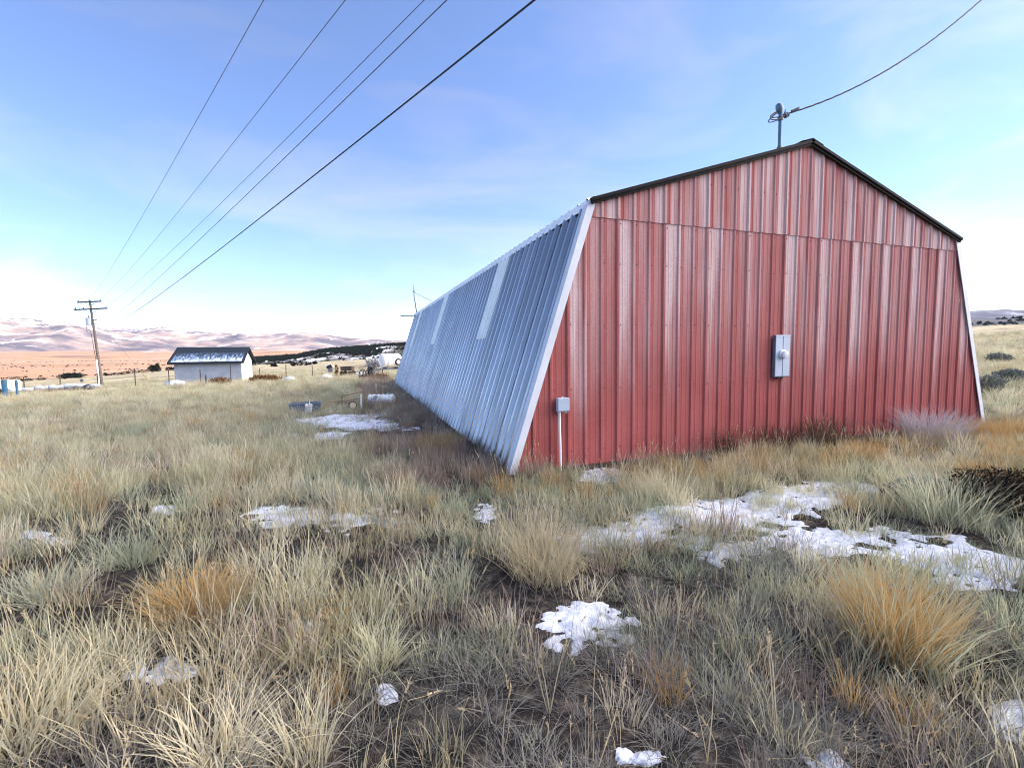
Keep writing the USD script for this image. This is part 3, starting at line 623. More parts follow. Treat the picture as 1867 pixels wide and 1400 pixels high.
# ------------------------------------------------------------------ overhead lines and the pole
def sagging(a, b, sag, n=40, ext=0.0):
    t = np.linspace(0, 1+ext, n)[:, None]; a, b = np.asarray(a, float), np.asarray(b, float)
    p = a + (b-a)*t; p[:, 2] -= 4*sag*(t*(1-t))[:, 0]
    return p
PB = at(186.5, 703, 50.0); PB[2] = ground(PB[0], PB[1]); PT = at(163.5, 547, 50.0)
up_ = thing('utility_pole', 'weathered wooden utility pole with two cross-arms and a grey transformer', 'utility pole', PB)
ax = (PT-PB)/np.linalg.norm(PT-PB)
obj('pole', tube([PB - ax*0.4, PB + (PT-PB)*0.5, PT], [0.145, 0.122, 0.095], 12), POLEWOOD, up_, smooth=40)
armd = at(192, 562.3, 50.2) - at(139, 564.8, 49.8); armd /= np.linalg.norm(armd)
def arm(px, py, l, r):
    c = at(px, py, 49.82); a, b = c - armd*l, c + armd*r
    obj('cross_arm', bar(a, b, 0.12, 0.14), ARMWOOD, up_); return c, a, b
c1, a1, b1 = arm(164.2, 550.3, 1.25, 1.1)
c2, a2, b2 = arm(166.3, 563.5, 1.66, 1.6)
for c, s in ((c2, 0.75), (c1, 0.6)):
    for q in (-1, 1): obj('arm_brace', bar(c + armd*s*q, c - ax*0.5 , 0.025, 0.04), GREYDARK, up_)
def insul(p): return lathe([(0.02, 0), (0.055, 0.03), (0.03, 0.06), (0.06, 0.09), (0.03, 0.13), (0.045, 0.16), (0.0, 0.19)], p, (0, 0, 1), 10)
for p in (a1 + armd*0.1, b1 - armd*0.1, a2 + armd*0.1, c2 - armd*0.75, b2 - armd*0.12): obj('insulator', insul(p + [0, 0, 0.07]), GREYDARK, up_, smooth=40)
tc = at(161.5, 586.5, 49.8)
tr = obj('transformer', lathe([(0.0, -0.42), (0.22, -0.42), (0.25, -0.36), (0.25, 0.30), (0.27, 0.31), (0.27, 0.36), (0.12, 0.43), (0.0, 0.44)], tc, (0, 0, 1), 18), GREYBOX, up_, smooth=40)
obj('bushing', lathe([(0.06, 0), (0.075, 0.05), (0.045, 0.1), (0.07, 0.16), (0.04, 0.22), (0.0, 0.3)], tc + [0.05, 0, 0.42], (0, 0, 1), 10), GREYDARK, tr, smooth=40)
obj('bracket', cat(bar(tc + [0, 0, 0.2], tc + [0.75, 0, 0.2], 0.05, 0.08), bar(tc + [0, 0, -0.2], tc + [0.75, 0, -0.2], 0.05, 0.08)), GREYDARK, up_)
obj('riser_cable', tube([at(158, 594, 49.7), at(158.5, 604, 49.7), at(163, 600.5, 49.7), at(166, 607, 49.7), at(171, 635, 49.75), at(175.5, 660, 49.75)], 0.022, 6), CABLE, up_)
obj('riser_conduit', tube([at(175.8, 656, 49.7), at(178.5, 680, 49.7), at(181.5, 712, 49.7)], 0.085, 10), PVC, up_, smooth=40)
obj('step_bolt', cat(*[bar(PB + (PT-PB)*t, PB + (PT-PB)*t + armd*0.22*s, 0.02, 0.02) for t, s in ((0.5, 1), (0.55, -1), (0.6, 1), (0.65, -1), (0.7, 1), (0.75, -1))]), GREYDARK, up_)
ends = [(481, 8.35, PT + [0, 0, 0.05], 'northmost thin power line reaching the top of the pole, highest of the five'), (630, 8.2, b1 + [0, 0, 0.2], ''), (774, 8.0, b2 + [0, 0, 0.2], ''),
        (815, 6.7, at(172.5, 606, 49.8), ''), (975, 5.7, at(173.5, 611, 49.8), '')]
wl = ['thin power line from the pole top, leftmost wire at the top of the sky', 'thin power line from the upper cross-arm, second wire from the left in the sky',
      'thin power line from the lower cross-arm, left one of the close middle pair', 'neutral wire from below the transformer, right one of the close middle pair',
      'thick dark cable sweeping lowest from the pole, nearest the barn roof']
for (px, z, A, _), lab, r, sg_ in zip(ends, wl, (0.0075, 0.0075, 0.0075, 0.008, 0.0115), (0.35, 0.35, 0.35, 0.3, 0.42)):
    d = ray(px, 0); B = C + d*((z-C[2])/d[2])
    solo('power_line', tube(sagging(A, B, sg_, 60, 0.25), r, 6), WIRE if r < 0.011 else CABLE, lab, 'power line', 'overhead wires running from the pole over the field')
for px0, py0, px1, py1, d1, lab, r in ((134, 552, -40, 564, 75, 'faint thin wire leaving the upper cross-arm towards the left edge', 0.010), (141, 564, -40, 567, 72, 'faint thin wire leaving the lower cross-arm towards the left edge', 0.010), (172, 612.5, 60, 616, 74, 'short low wire leaving the pole leftward below the transformer', 0.012)):
    solo('side_wire', tube(sagging(at(px0, py0, 49.8), at(px1, py1, d1), 0.25, 20), r, 5), WIRE, lab, 'wire')
solo('jumper_wire', tube([at(140, 552, 49.7), at(143, 557, 49.6), at(147, 566, 49.6), at(144, 571, 49.6), at(142, 566, 49.6)], 0.012, 5), WIRE, 'short looping jumper wire hanging at the left end of the cross-arms', 'wire')
gx = at(278, 692, 47.0); gx[2] = ground(gx[0], gx[1])
gw = thing('guy_wire', 'slanting guy wire with yellow guard near the ground right of the pole', 'guy wire', gx)
gt = PB + (PT-PB)*0.86
obj('cable', tube([gt, gx - [0, 0, 0.1]], 0.010, 5), WIRE, gw)
obj('guard', tube([gx + (gt-gx)*0.01, gx + (gt-gx)*0.17], 0.035, 8), YELLOW, gw)
M0 = np.array([5.85, 0.255, 6.40]); d = ray(1795, -5); E0 = C + d*9.2
sd = sagging(M0, E0, 0.30, 40, 0.6)
tw = np.linspace(0, 70, 40*3)
base = np.stack([np.interp(np.linspace(0, 39, 120), np.arange(40), sd[:, k]) for k in range(3)], 1)
sdt = thing('service_drop', 'black twisted service cable sagging from the mast to the upper right corner', 'cable', M0)
for k in range(3):
    ph = tw + k*2.094; o = np.stack([0.008*np.cos(ph), 0.002*np.cos(ph), 0.008*np.sin(ph)], 1)
    obj('strand', tube(base + o, 0.0085, 6), CABLE, sdt)
obj('dead_end_clamp', bar(M0 + (E0-M0)*0.02, M0 + (E0-M0)*0.055 - [0, 0, 0.02], 0.03, 0.035), CABLE, sdt)

# ------------------------------------------------------------------ the white shed
SF = at(441, 692, 50.0); sgz = ground(SF[0]-3, SF[1]+2) - 0.02
SWd, SDp, SH, SR = 6.25, 5.6, 2.35, 1.45                        # along the barn's width, depth, wall height, roof rise
sx1, sy0 = SF[0], SF[1]; sx0, sy1 = sx1-SWd, sy0+SDp
zt = float(at(441, 657.5, 50.0)[2]); SH = zt - sgz
sh = thing('shed', 'small white shed with a snow-streaked dark roof out in the field', 'shed', (sx0, sy0, sgz))
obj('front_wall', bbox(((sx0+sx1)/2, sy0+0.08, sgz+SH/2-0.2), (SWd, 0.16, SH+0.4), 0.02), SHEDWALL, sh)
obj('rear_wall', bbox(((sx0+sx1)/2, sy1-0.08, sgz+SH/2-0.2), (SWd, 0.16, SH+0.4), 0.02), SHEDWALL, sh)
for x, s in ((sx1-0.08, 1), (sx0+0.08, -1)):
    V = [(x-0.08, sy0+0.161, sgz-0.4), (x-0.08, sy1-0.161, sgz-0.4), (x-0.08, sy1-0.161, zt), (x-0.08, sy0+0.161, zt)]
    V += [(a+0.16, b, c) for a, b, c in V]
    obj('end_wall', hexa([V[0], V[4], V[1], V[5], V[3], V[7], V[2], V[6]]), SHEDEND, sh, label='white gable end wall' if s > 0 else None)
    ym = (sy0+sy1)/2; V = np.array([(x+q, y, z) for q in (-0.08, 0.08) for y, z in ((sy0+0.05, zt+0.004), (sy1-0.05, zt+0.004), (ym, zt+SR-0.05))])
    obj('gable_board', (V, np.array([[0, 2, 1], [3, 4, 5], [0, 1, 4], [0, 4, 3], [1, 2, 5], [1, 5, 4], [2, 0, 3], [2, 3, 5]])), SHEDEND, sh)
rise = SR/(SDp/2); ym = (sy0+sy1)/2
def roofbox(y_e, y_r, x0, x1, dz, th):
    z_e, z_r = zt + (SR - abs(y_e-ym)*rise) + dz, zt + SR + dz - abs(y_r-ym)*rise
    a = [(x0, y_e, z_e), (x1, y_e, z_e), (x0, y_r, z_r), (x1, y_r, z_r)]
    a += [(x, y, z+th) for x, y, z in a]
    return hexa(a)
for e in (-0.40, 0.40):
    rf = obj('roof', roofbox(ym + math.copysign(SDp/2+0.4, e), ym, sx0-0.45, sx1+0.35, 0.02, 0.09), SHINGLE, sh)
    if e < 0:
        g = np.random.default_rng(3); nx, ny = 150, 40
        U = np.linspace(0.02, 0.98, nx); W = np.linspace(0.02, 0.62, ny)
        UU, WW = np.meshgrid(U, W); th = meshkit.fbm(np.stack([UU*44, WW*5, 0*UU], -1), 5, 8)
        hgt = 0.006 + th*0.02
        hgt[0] = hgt[-1] = -0.03; hgt[:, 0] = hgt[:, -1] = -0.03
        y = (sy0-0.36) + WW*(SDp/2+0.36); x = sx0-0.4 + UU*(SWd+0.7); z = zt + (SR - np.abs(y-ym)*rise) + 0.02 + 0.09 + hgt
        i = np.arange(nx*ny).reshape(ny, nx); f = np.stack([i[:-1, :-1], i[:-1, 1:], i[1:, 1:], i[1:, :-1]], -1).reshape(-1, 4)
        THIN = mat('thin_melting_snow', {'g': ('geometry', {}), 'm': ('mapping', {'scale': (5.0, 1.2, 1.2)}), 'n': ('noise_texture', {'scale': 1.0, 'detail': 6.0, 'roughness': 0.7}), 'x': ('separate_xyz', {}),
            'z': ('map_range', {'from_min': float(zt), 'from_max': float(zt+SR*0.75), 'to_min': 0.16, 'to_max': -0.20}), 'a': ('math', {'math_type': 'add'}), 'r': ('rgb_ramp', {'ramp': [(0.42, (0.02, 0.035, 0.06)), (0.54, (0.10, 0.17, 0.28)), (0.66, (0.50, 0.58, 0.68))]}),
            'p': ('principled_bsdf', {'roughness': 0.8})}, [('g.position', 'm.vector'), ('m.vector', 'n.vector'), ('g.position', 'x.vector'), ('x.z', 'z.value'), ('z.result', 'a.value1'), ('n.fac', 'a.value2'), ('a.value', 'r.fac'), ('r.color', 'p.base_color')])
        obj('snow', (np.stack([x, y, z], -1).reshape(-1, 3), tri(f)), THIN, rf, smooth=True)
    ye = ym + math.copysign(SDp/2+0.415, e); ze = zt + SR - (SDp/2+0.4)*rise
    obj('fascia', box(((sx0+sx1)/2-0.05, ye, ze+0.02), (SWd+0.82, 0.03, 0.20)), SHINGLE, sh)
for x in (sx0-0.46, sx1+0.36):
    for s in (-1, 1):
        a = np.array([x, ym + s*(SDp/2+0.40), zt+SR-(SDp/2+0.40)*rise+0.02]); b = np.array([x, ym, zt+SR+0.02])
        obj('barge_board', hexa([(x-0.015, a[1], a[2]-0.07), (x+0.015, a[1], a[2]-0.07), (x-0.015, b[1], b[2]-0.07), (x+0.015, b[1], b[2]-0.07), (x-0.015, a[1], a[2]+0.115), (x+0.015, a[1], a[2]+0.115), (x-0.015, b[1], b[2]+0.115), (x+0.015, b[1], b[2]+0.115)]), SHINGLE, sh)

# ------------------------------------------------------------------ fences
def gat(px, py, d): p = at(px, py, d); p[2] = ground(p[0], p[1]); return p
fn = thing('wire_fence', 'sparse wire fence of thin dark posts crossing the field before the shed', 'fence', gat(245, 700, 40))
posts = [(-60, 690, 38), (43, 688, 39), (109, 683, 40), (177, 680, 41), (245, 672, 40), (307, 673, 40), (364.5, 673, 40), (419.7, 665, 41), (473, 672, 42), (521, 665, 43), (569, 665, 45), (612, 664, 47)]
tops = []
for px, py, d in posts:
    t = at(px, py, d); b = t.copy(); b[2] = ground(t[0], t[1])-0.2; b[0] += rng.normal()*0.03
    obj('fence_post', bar(b, t, 0.055, 0.06), DARKWOOD, fn); tops.append((t, b))
short = at(375, 684, 39.5); obj('fence_post', bar([short[0], short[1], ground(short[0], short[1])-0.2], short, 0.09, 0.09), DARKWOOD, fn, label='short stub post')
for fr in (0.92, 0.62, 0.35):
    obj('wire', tube([b + (t-b)*fr for t, b in tops], 0.004, 4), WIRE, fn)
fr_ = thing('far_fence', 'two far fence posts on the rising field at the right edge', 'fence', gat(1807, 616, 75))
prev = []
for px, py, d in ((1740, 607, 78), (1807, 606, 76), (1849, 603.5, 74), (1930, 602, 72)):
    t = at(px, py, d); b = t.copy(); b[2] = min(ground(t[0], t[1])-0.2, t[2]-1.2); obj('fence_post', bar(b, t, 0.08, 0.08), DARKWOOD, fr_); prev.append((t, b))
for q in (0.9, 0.6): obj('wire', tube([b + (t-b)*q for t, b in prev], 0.004, 4), WIRE, fr_)

# ------------------------------------------------------------------ scattered farm things between the fence and the barn
an = thing('antenna', 'thin bent antenna mast with a guy wire on the far barn eave', 'antenna', (1.5, LL-0.6, 4.2))
e0 = np.array([1.45, LL-0.4, 4.2])
dA = float((e0-C)@fw)
obj('mast', tube([at(760, 570, dA), at(757.5, 556, dA), at(755, 541, dA), at(754.6, 532, dA), at(754.5, 520, dA)], [0.035, 0.035, 0.03, 0.025, 0.02], 6), GREYDARK, an)
obj('coupling', cyl(at(754.8, 533, dA), at(754.6, 530, dA), 0.05, 8), GREYDARK, an)
obj('side_arm', tube([at(730.5, 575.7, dA), at(757, 575.5, dA)], 0.035, 6), GREYDARK, an)
obj('guy', tube([at(755, 533, dA), at(789, 550, dA-2.0)], 0.012, 5), WIRE, an)

wc = gat(558, 752, 15.8); wc[2] -= 0.08
ct = thing('metal_crate', 'low blue grey metal trough in the grass with a white bucket standing at it', 'trough', wc)
W_, D_, H_ = 0.98, 0.5, 0.28
w = wc + [0, 0, 0.10]
for nm, c, s in (('side_plate', (0, -D_/2, H_/2), (W_, 0.02, H_)), ('side_plate', (0, D_/2, H_/2), (W_, 0.02, H_)), ('end_plate', (-W_/2, 0, H_/2), (0.02, D_-0.03, H_)), ('end_plate', (W_/2, 0, H_/2), (0.02, D_-0.03, H_)), ('base_plate', (0, 0, 0.03), (W_-0.03, D_-0.03, 0.02)), ('rim', (0, -D_/2-0.02, H_-0.02), (W_+0.04, 0.03, 0.05))):
    obj(nm, bbox(w + c, s, 0.004), TROUGH, ct)
bp = at(563, 745, 14.9)
bk = thing('bucket', 'white plastic bucket in front of the blue grey trough', 'bucket', bp)
obj('body', lathe([(0.0, -0.12), (0.09, -0.12), (0.105, 0.14), (0.112, 0.14), (0.112, 0.12), (0.10, 0.12), (0.088, -0.1), (0, -0.1)], bp, (0.1, -0.35, 1), 18), PVC, bk, smooth=40)
obj('handle', ring(bp + [0, 0, 0.2], (1, 0.2, 0), 0.10, 0.006), WIRE, bk)
obj('post', tube([bp + [0.02, 0.1, 0.0], bp + [0.015, 0.1, 0.30]], 0.015, 6), PVC, bk)

fd = 15.4
fm = thing('pipe_frame', 'rusty bent pipe gate frame leaning over the weeds', 'pipe frame', gat(643, 760, fd))
P = lambda x, y, dd=0.0: at(x, y, fd+dd)
obj('top_rail', tube([P(623.5, 722), P(664.5, 713, 0.3)], 0.02, 8), TANPIPE, fm, smooth=40)
for a, b, dd in (((623.5, 721), (625, 768), 0), ((664.5, 712.5), (664, 764), 0.3)): obj('leg', tube([P(*a, dd), P(*b, dd)], 0.022, 8), TANPIPE, fm, smooth=40)
obj('low_rail', tube([P(597, 733, -0.3), P(640, 728.5, 0.1), P(656, 726, 0.2)], 0.017, 8), TANPIPE, fm, smooth=40)
obj('white_post', tube([P(658, 719, 0.2), P(658.5, 760, 0.2)], 0.03, 8), PVC, fm, smooth=40)
tp = at(643, 739, 15.2)
ty = thing('wheel', 'rusty ringed upright wheel with a pale disc under the pipe frame', 'wheel', tp)
obj('tyre', ring(tp, (0.25, -1, 0.1), 0.118, 0.018, 24, 8), RUST, ty, smooth=True)
obj('disc', lathe([(0.0, -0.01), (0.09, -0.012), (0.105, 0.01), (0.105, 0.03), (0.0, 0.03)], tp, (0.25, -1, 0.1), 20), plain('pale_disc', (0.58, 0.53, 0.42), 0.7), ty, smooth=40)

bc = gat(696, 727, 17.0)
bt = thing('ribbed_tank', 'half-sunk white ribbed plastic tank lying beside the silver wall', 'tank', bc)
axd = np.array([0.9, -0.35, 0.0]); axd /= np.linalg.norm(axd); prof = [(0.0, -0.5)] + [(0.26+0.018*math.cos(k*1.9), -0.46+0.92*k/18) for k in range(19)] + [(0.0, 0.5)]
obj('shell', lathe(prof, bc + [0, 0, 0.10], axd, 22), plain('teal_white_plastic', (0.72, 0.78, 0.80), 0.5, 0, 0.2, 3.0), bt, smooth=35)
obj('patch', cat(box(bc + [-0.22, -0.16, 0.31], (0.16, 0.12, 0.015), (axd, np.cross([0, 0, 1], axd), [0, 0, 1]))), BLACK, bt)
obj('cap', lathe([(0, 0), (0.07, 0), (0.07, 0.06), (0.0, 0.07)], bc + [0.25, 0.0, 0.34], (0, 0, 1), 12), plain('teal_cap', (0.15, 0.32, 0.34)), bt)

sp = gat(686, 704, 22.5); solo('marker_stake', tube([sp - [0, 0, 0.2], sp + [-0.01, 0, 0.46]], 0.022, 8), PVC, 'white plastic marker stake standing in yellow grass near the barn wall', 'stake')

hw = gat(668, 694, 36); hw[2] += 0.46
ho = thing('iron_wheels', 'pair of dark spoked iron hoop wheels on a black axle frame', 'iron wheels', hw)
for dx in (-0.26, 0.22):
    c = hw + [dx, dx*0.4, 0.0]; hoop = obj('hoop', ring(c, (1, -0.75, 0), 0.47, 0.036, 28, 5), BLACK, ho, smooth=True)
    for k in range(4):
        th = k*math.pi/4 + 0.3; a_, b_, _d = frame_of((1, -0.75, 0)); e = np.cos(th)*a_ + np.sin(th)*b_
        obj('spoke', bar(c - e*0.45, c + e*0.45, 0.03, 0.03), BLACK, ho)
obj('axle', bar(hw + [-0.5, -0.15, -0.05], hw + [0.45, 0.12, -0.05], 0.07, 0.09), BLACK, ho)
obj('frame_bar', box(hw + [0.15, -0.1, -0.12], (0.7, 0.3, 0.16)), BLACK, ho)

wg = gat(634, 680, 47); wx = np.array([0.94, -0.33, 0]); wy = np.array([0.33, 0.94, 0]); Wz = np.array([0, 0, 1.0]); wa = (wx, wy, Wz)
wn_ = thing('farm_cart', 'small old wooden farm cart with dark wheels standing in the field', 'cart', wg)
for k in range(4): obj('side_plank', bbox(wg + wx*0 - wy*0.45 + Wz*(0.62+0.09*k), (1.12, 0.03, 0.082), 0.006, wa), DARKWOOD, wn_)
obj('bed', bbox(wg + Wz*0.55, (1.12, 0.9, 0.06), 0.006, wa), DARKWOOD, wn_)
obj('rear_side', bbox(wg + wy*0.45 + Wz*0.76, (1.12, 0.03, 0.36), 0.006, wa), DARKWOOD, wn_)
for s in (-1, 1): obj('end_board', bbox(wg + wx*0.57*s + Wz*0.76, (0.03, 0.92, 0.36), 0.006, wa), DARKWOOD, wn_)
for sx in (-1, 1):
    for sy in (-1, 1):
        c = wg + wx*0.42*sx + wy*0.5*sy + Wz*0.24; wh = obj('cart_wheel', ring(c, wy, 0.20, 0.05, 20, 6), BLACK, wn_, smooth=True)
        obj('hub', lathe([(0.0, -0.04), (0.16, -0.03), (0.16, 0.03), (0, 0.04)], c, wy, 14), RUST, wh)
obj('drawbar', bar(wg + wx*0.6 + Wz*0.45, wg + wx*1.45 + Wz*0.12, 0.05, 0.06), RUST, wn_)
for px, py, dd, s_, lab in ((655, 679, 46, (0.55, 0.4, 0.42), 'white metal box beside the old farm cart'), (662, 678, 46.5, (0.35, 0.35, 0.36), 'small grey box between the farm cart and the dead frosted bush')):
    c = gat(px, py, dd); bb = thing('metal_box', lab, 'box', c)
    obj('body', bbox(c + Wz*(s_[2]/2), s_, 0.015, wa), PVC if s_[0] > 0.5 else GREYBOX, bb); obj('lid', bbox(c + Wz*(s_[2]+0.016), (s_[0]+0.04, s_[1]+0.04, 0.03), 0.006, wa), GREYDARK, bb)

# dark upright drum, pale trunk with frosted twigs, and the white tank trailer by the far barn corner
dc = gat(674.5, 676, 42)
dr = thing('black_drum', 'tall black drum standing left of the white tank', 'drum', dc)
obj('shell', lathe([(0.0, -0.05), (0.24, -0.05)] + [(0.24 + (0.015 if k in (3, 7) else 0), 0.1*k) for k in range(11)] + [(0.0, 1.0)], dc, (0.02, 0.0, 1), 20), BLACK, dr, smooth=30)
obj('label_plate', box(dc + [0.02, -0.262, 0.62], (0.16, 0.01, 0.05)), GREYBOX, dr)
obj('stand', bar(dc + [0, 0, -0.3], dc + [0, 0, 0.0], 0.08, 0.08), BLACK, dr)
tk = gat(683, 676, 42.5)
fb = thing('frosted_tree', 'small frosted tree with a pale trunk behind the black drum', 'tree', tk)
obj('trunk', tube([tk - Wz*0.2, tk + Wz*0.7, tk + [0.03, 0, 1.25]], [0.17, 0.14, 0.09], 9), plain('frosted_bark', (0.52, 0.54, 0.56), 0.9), fb, smooth=True)
v, f = leaf_cloud(420, (0.75, 0.75, 1.05), 61, 0.10, 0.5, 0.15); v += tk + [-0.1, 0, 0.75]
obj('crown', (v, f), FROST, fb)
v, f = leaf_cloud(260, (0.7, 0.7, 0.9), 62, 0.08, 0.2, 0.1); v += tk + [-0.1, 0.05, 0.7]
obj('dark_twigs', (v, f), SHRUB, fb)
g = np.random.default_rng(4)
obj('branches', cat(*[tube([tk + Wz*(0.8+0.1*k), tk + [g.normal()*0.45, g.normal()*0.4, 1.35+0.4*g.random()]], [0.035, 0.01], 5) for k in range(7)]), DARKWOOD, fb)
hk = at(664, 650.5, 42.2)
mb = thing('mirror_frame', 'small dark square frame on an arm left of the black drum', 'frame', hk)
obj('frame_bar', cat(*[box(hk + [dx, 0, dz], (0.26 if dz else 0.05, 0.04, 0.05 if dz else 0.5)) for dx, dz in ((0.11, 0), (-0.11, 0), (0, 0.23), (0, -0.23))]), BLACK, mb)
obj('pane', box(hk, (0.17, 0.02, 0.41)), GREYDARK, mb); obj('support', bar(hk + [0.1, 0, -0.2], [dc[0], dc[1], dc[2]+0.75], 0.05, 0.06), BLACK, mb)
tg = gat(712, 676, 41.5); tcn = at(709, 657.5, 41.5)
tn = thing('tank_trailer', 'white round-ended tank on a wheeled frame by the far barn corner', 'tank trailer', tg)
td = np.array([0.93, 0.36, 0.0]); td /= np.linalg.norm(td); tdp = np.cross(Wz, td)
prof = [(0.0, -1.05)] + [(0.66*math.sin(a_), -0.72-0.33*math.cos(a_)) for a_ in np.linspace(0.15, math.pi/2, 8)] + [(0.66, 0.72)] + [(0.66*math.sin(a_), 0.72+0.33*math.cos(a_)) for a_ in np.linspace(math.pi/2, 0.15, 8)] + [(0, 1.05)]
obj('tank', lathe(prof, tcn + td*0.15, td, 30), PVC, tn, smooth=50)
for s in (-0.5, 0.75): obj('band', lathe([(0.665, s-0.03), (0.675, s-0.03), (0.675, s+0.03), (0.665, s+0.03)], tcn + td*0.15, td, 30), GREYBOX, tn)
obj('cradle', cat(*[box(tcn + td*(0.15+s) - Wz*0.66, (0.12, 0.9, 0.16), (td, tdp, Wz)) for s in (-0.55, 0.55)], box(tcn + td*0.15 - Wz*0.76, (2.2, 0.75, 0.08), (td, tdp, Wz))), GREYDARK, tn)
for s in (-1, 1):
    c = tcn + td*0.62 - tdp*0.66*(-s) + Wz*(-0.12); c = c*1.0
    wh = obj('wheel', ring(c, tdp, 0.25, 0.075, 24, 8), BLACK, tn, smooth=True)
    obj('rim', lathe([(0.0, -0.05), (0.19, -0.05), (0.2, 0.0), (0.19, 0.05), (0.0, 0.05)], c, tdp, 18), PVC, wh)
obj('hitch', bar(tcn - td*1.0 - Wz*0.76, tcn - td*1.7 - Wz*0.95, 0.07, 0.09), GREYDARK, tn)
for s in (-1, 1): obj('jack_leg', bar(tcn + td*(0.15+0.8*s) - Wz*0.7, [*(tcn + td*(0.15+0.8*s))[:2], tg[2]-0.1], 0.07, 0.07), GREYDARK, tn)

def heap(name, px, py, d, s, mtl, seed, lab, cat_, rough=0.35):
    c = gat(px, py, d); v, f = blob(c, s, seed, rough, 3, flat=-0.25*s[2])
    return solo(name, (v, f), mtl, lab, cat_, smooth=True)
heap('snow_mound', 528, 695, 40, (0.55, 0.45, 0.42), SNOW, 3, 'snow-capped lump in the grass right of the rust coloured weeds', 'snow mound', 0.5)
heap('white_tub', 595.5, 684, 44, (0.60, 0.5, 0.42), PVC, 5, 'white rounded tub lying in the grass left of the farm cart', 'tub', 0.12)
c = at(600, 668.5, 44.5)
sc_ = thing('scrap_pile', 'tilted dark and white scrap boards behind the white tub', 'scrap', gat(600, 680, 44.5))
for k, (q, s, r_) in enumerate((((0, 0, 0), (0.5, 0.05, 0.3), 0.4), ((0.2, 0.1, 0.1), (0.6, 0.05, 0.12), -0.5), ((-0.1, 0.15, 0.12), (0.55, 0.05, 0.12), 0.25), ((0.1, 0.2, -0.3), (0.4, 0.3, 0.5), 0.0))):
    R2 = (np.array([math.cos(r_), 0, math.sin(r_)]), np.array([0, 1, 0]), np.array([-math.sin(r_), 0, math.cos(r_)]))
    obj('board', bbox(c + q, s, 0.008, R2), (BLACK, PVC, PVC, GREYDARK)[k], sc_)
tpz = gat(318, 700, 41)
V, f = blob(tpz + [0, 0, 0.0], (0.85, 0.55, 0.48), 12, 0.4, 3, flat=-0.15); solo('tarpaulin', (V, f), SNOW, 'white covered heap in the grass just left of the shed', 'tarp heap', smooth=True)
heap('snow_bank', 590, 691, 42, (0.9, 0.35, 0.12), SNOW, 22, 'flat strip of snow below the white tub', 'snow bank', 0.4)
heap('snow_bank', 500, 687, 43, (1.2, 0.3, 0.12), SNOW, 23, 'long low strip of snow above the rust coloured weeds', 'snow bank', 0.4)

# left edge: white trailer behind two blue pipes, and the row of snowy stones
tl = gat(-22, 716, 34)
wt = thing('stock_trailer', 'white trailer with a dark wheel arch at the left edge behind blue posts', 'trailer', tl)
la = np.array([0.9, -0.43, 0]); lb = np.array([0.43, 0.9, 0]); la_ = (la, lb, Wz)
obj('body', bbox(tl + lb*0.9 - la*0.3 + Wz*0.78, (2.3, 1.4, 0.85), 0.08, la_), PVC, wt)
obj('dark_window', bbox(tl - la*0.6 + lb*0.18 + Wz*1.02, (0.5, 0.04, 0.22), 0.01, la_), BLACK, wt)
arch = [(0.34*math.cos(t), 0.34*math.sin(t)) for t in np.linspace(0, math.pi, 14)]
n_ = len(arch); Va = np.array([tl + la*(0.62+x) + lb*y + Wz*(0.36+z) for y in (0.165, 0.21) for x, z in arch]); Fa = [[0, i+1, i] for i in range(1, n_-1)] + [[n_, n_+i, n_+i+1] for i in range(1, n_-1)] + [q for i in range(n_-1) for q in ([i, i+1, n_+i+1], [i, n_+i+1, n_+i])]
obj('wheel_arch', (Va, np.array(Fa)), BLACK, wt)
c = tl + la*0.62 + lb*0.14 + Wz*0.30
wh = obj('wheel', ring(c, lb, 0.20, 0.07, 22, 8), BLACK, wt, smooth=True); obj('rim', lathe([(0, -0.06), (0.14, -0.06), (0.15, 0.05), (0, 0.06)], c, lb, 16), PVC, wh)
obj('hitch', cat(bar(tl + la*0.85 + lb*0.5 + Wz*0.62, tl + la*1.35 + lb*0.5 + Wz*0.45, 0.08, 0.10), bar(tl + la*0.85 + lb*0.9 + Wz*0.45, tl + la*1.35 + lb*0.55 + Wz*0.42, 0.08, 0.08)), GREYBOX, wt)
for px, r, h, py, lab in ((9, 0.15, 1.30, 713, 'thick blue steel pipe post at the left edge'), (31, 0.075, 1.2, 711, 'thinner blue steel pipe post right of the thick one')):
    b_ = gat(px, py, 32.5); bp_ = thing('blue_post', lab, 'post', b_)
    obj('pipe', lathe([(r, -0.2), (r, h), (r*0.92, h+0.01), (r*0.92, h-0.1)], b_, (0, 0, 1), 18), BLUE, bp_, smooth=40)
    obj('band', lathe([(r+0.004, h*0.8), (r+0.012, h*0.8), (r+0.012, h*0.86), (r+0.004, h*0.86)], b_, (0, 0, 1), 18), GREYDARK, bp_)
g = np.random.default_rng(12)
STONE = plain('field_stone', (0.23, 0.22, 0.22), 0.9, 0, 0.4, 5.0, bump=0.4)
lab_pos = ['nearest the trailer', 'second after the trailer', 'third after the trailer', 'with the flattest top', 'left of the fence post', 'right of the fence post', 'in the middle of the row', 'beside the tyre', 'left of the dark tyre', 'closest to the utility pole']
for k, px in enumerate((47, 57, 70, 84, 96, 113, 124, 136, 147, 172)):
    c = gat(px, 705, 38 + g.normal()*0.4); s = (0.26+0.2*g.random(), 0.25, 0.30+0.14*g.random())
    st = thing('stone', f'snow-topped grey stone {lab_pos[k]} in the row by the left fence', 'stone', c, 'row of snowy stones along the left fence')
    obj('rock', blob(c + Wz*0.1, s, 200+k, 0.35, 2), STONE, st, smooth=True)
    obj('snow_cap', blob(c + Wz*(0.1+s[2]*0.55) + [0.05, 0, 0], (s[0]*1.15, s[1]*0.9, s[2]*0.5), 220+k, 0.3, 2), SNOW, st, smooth=True)
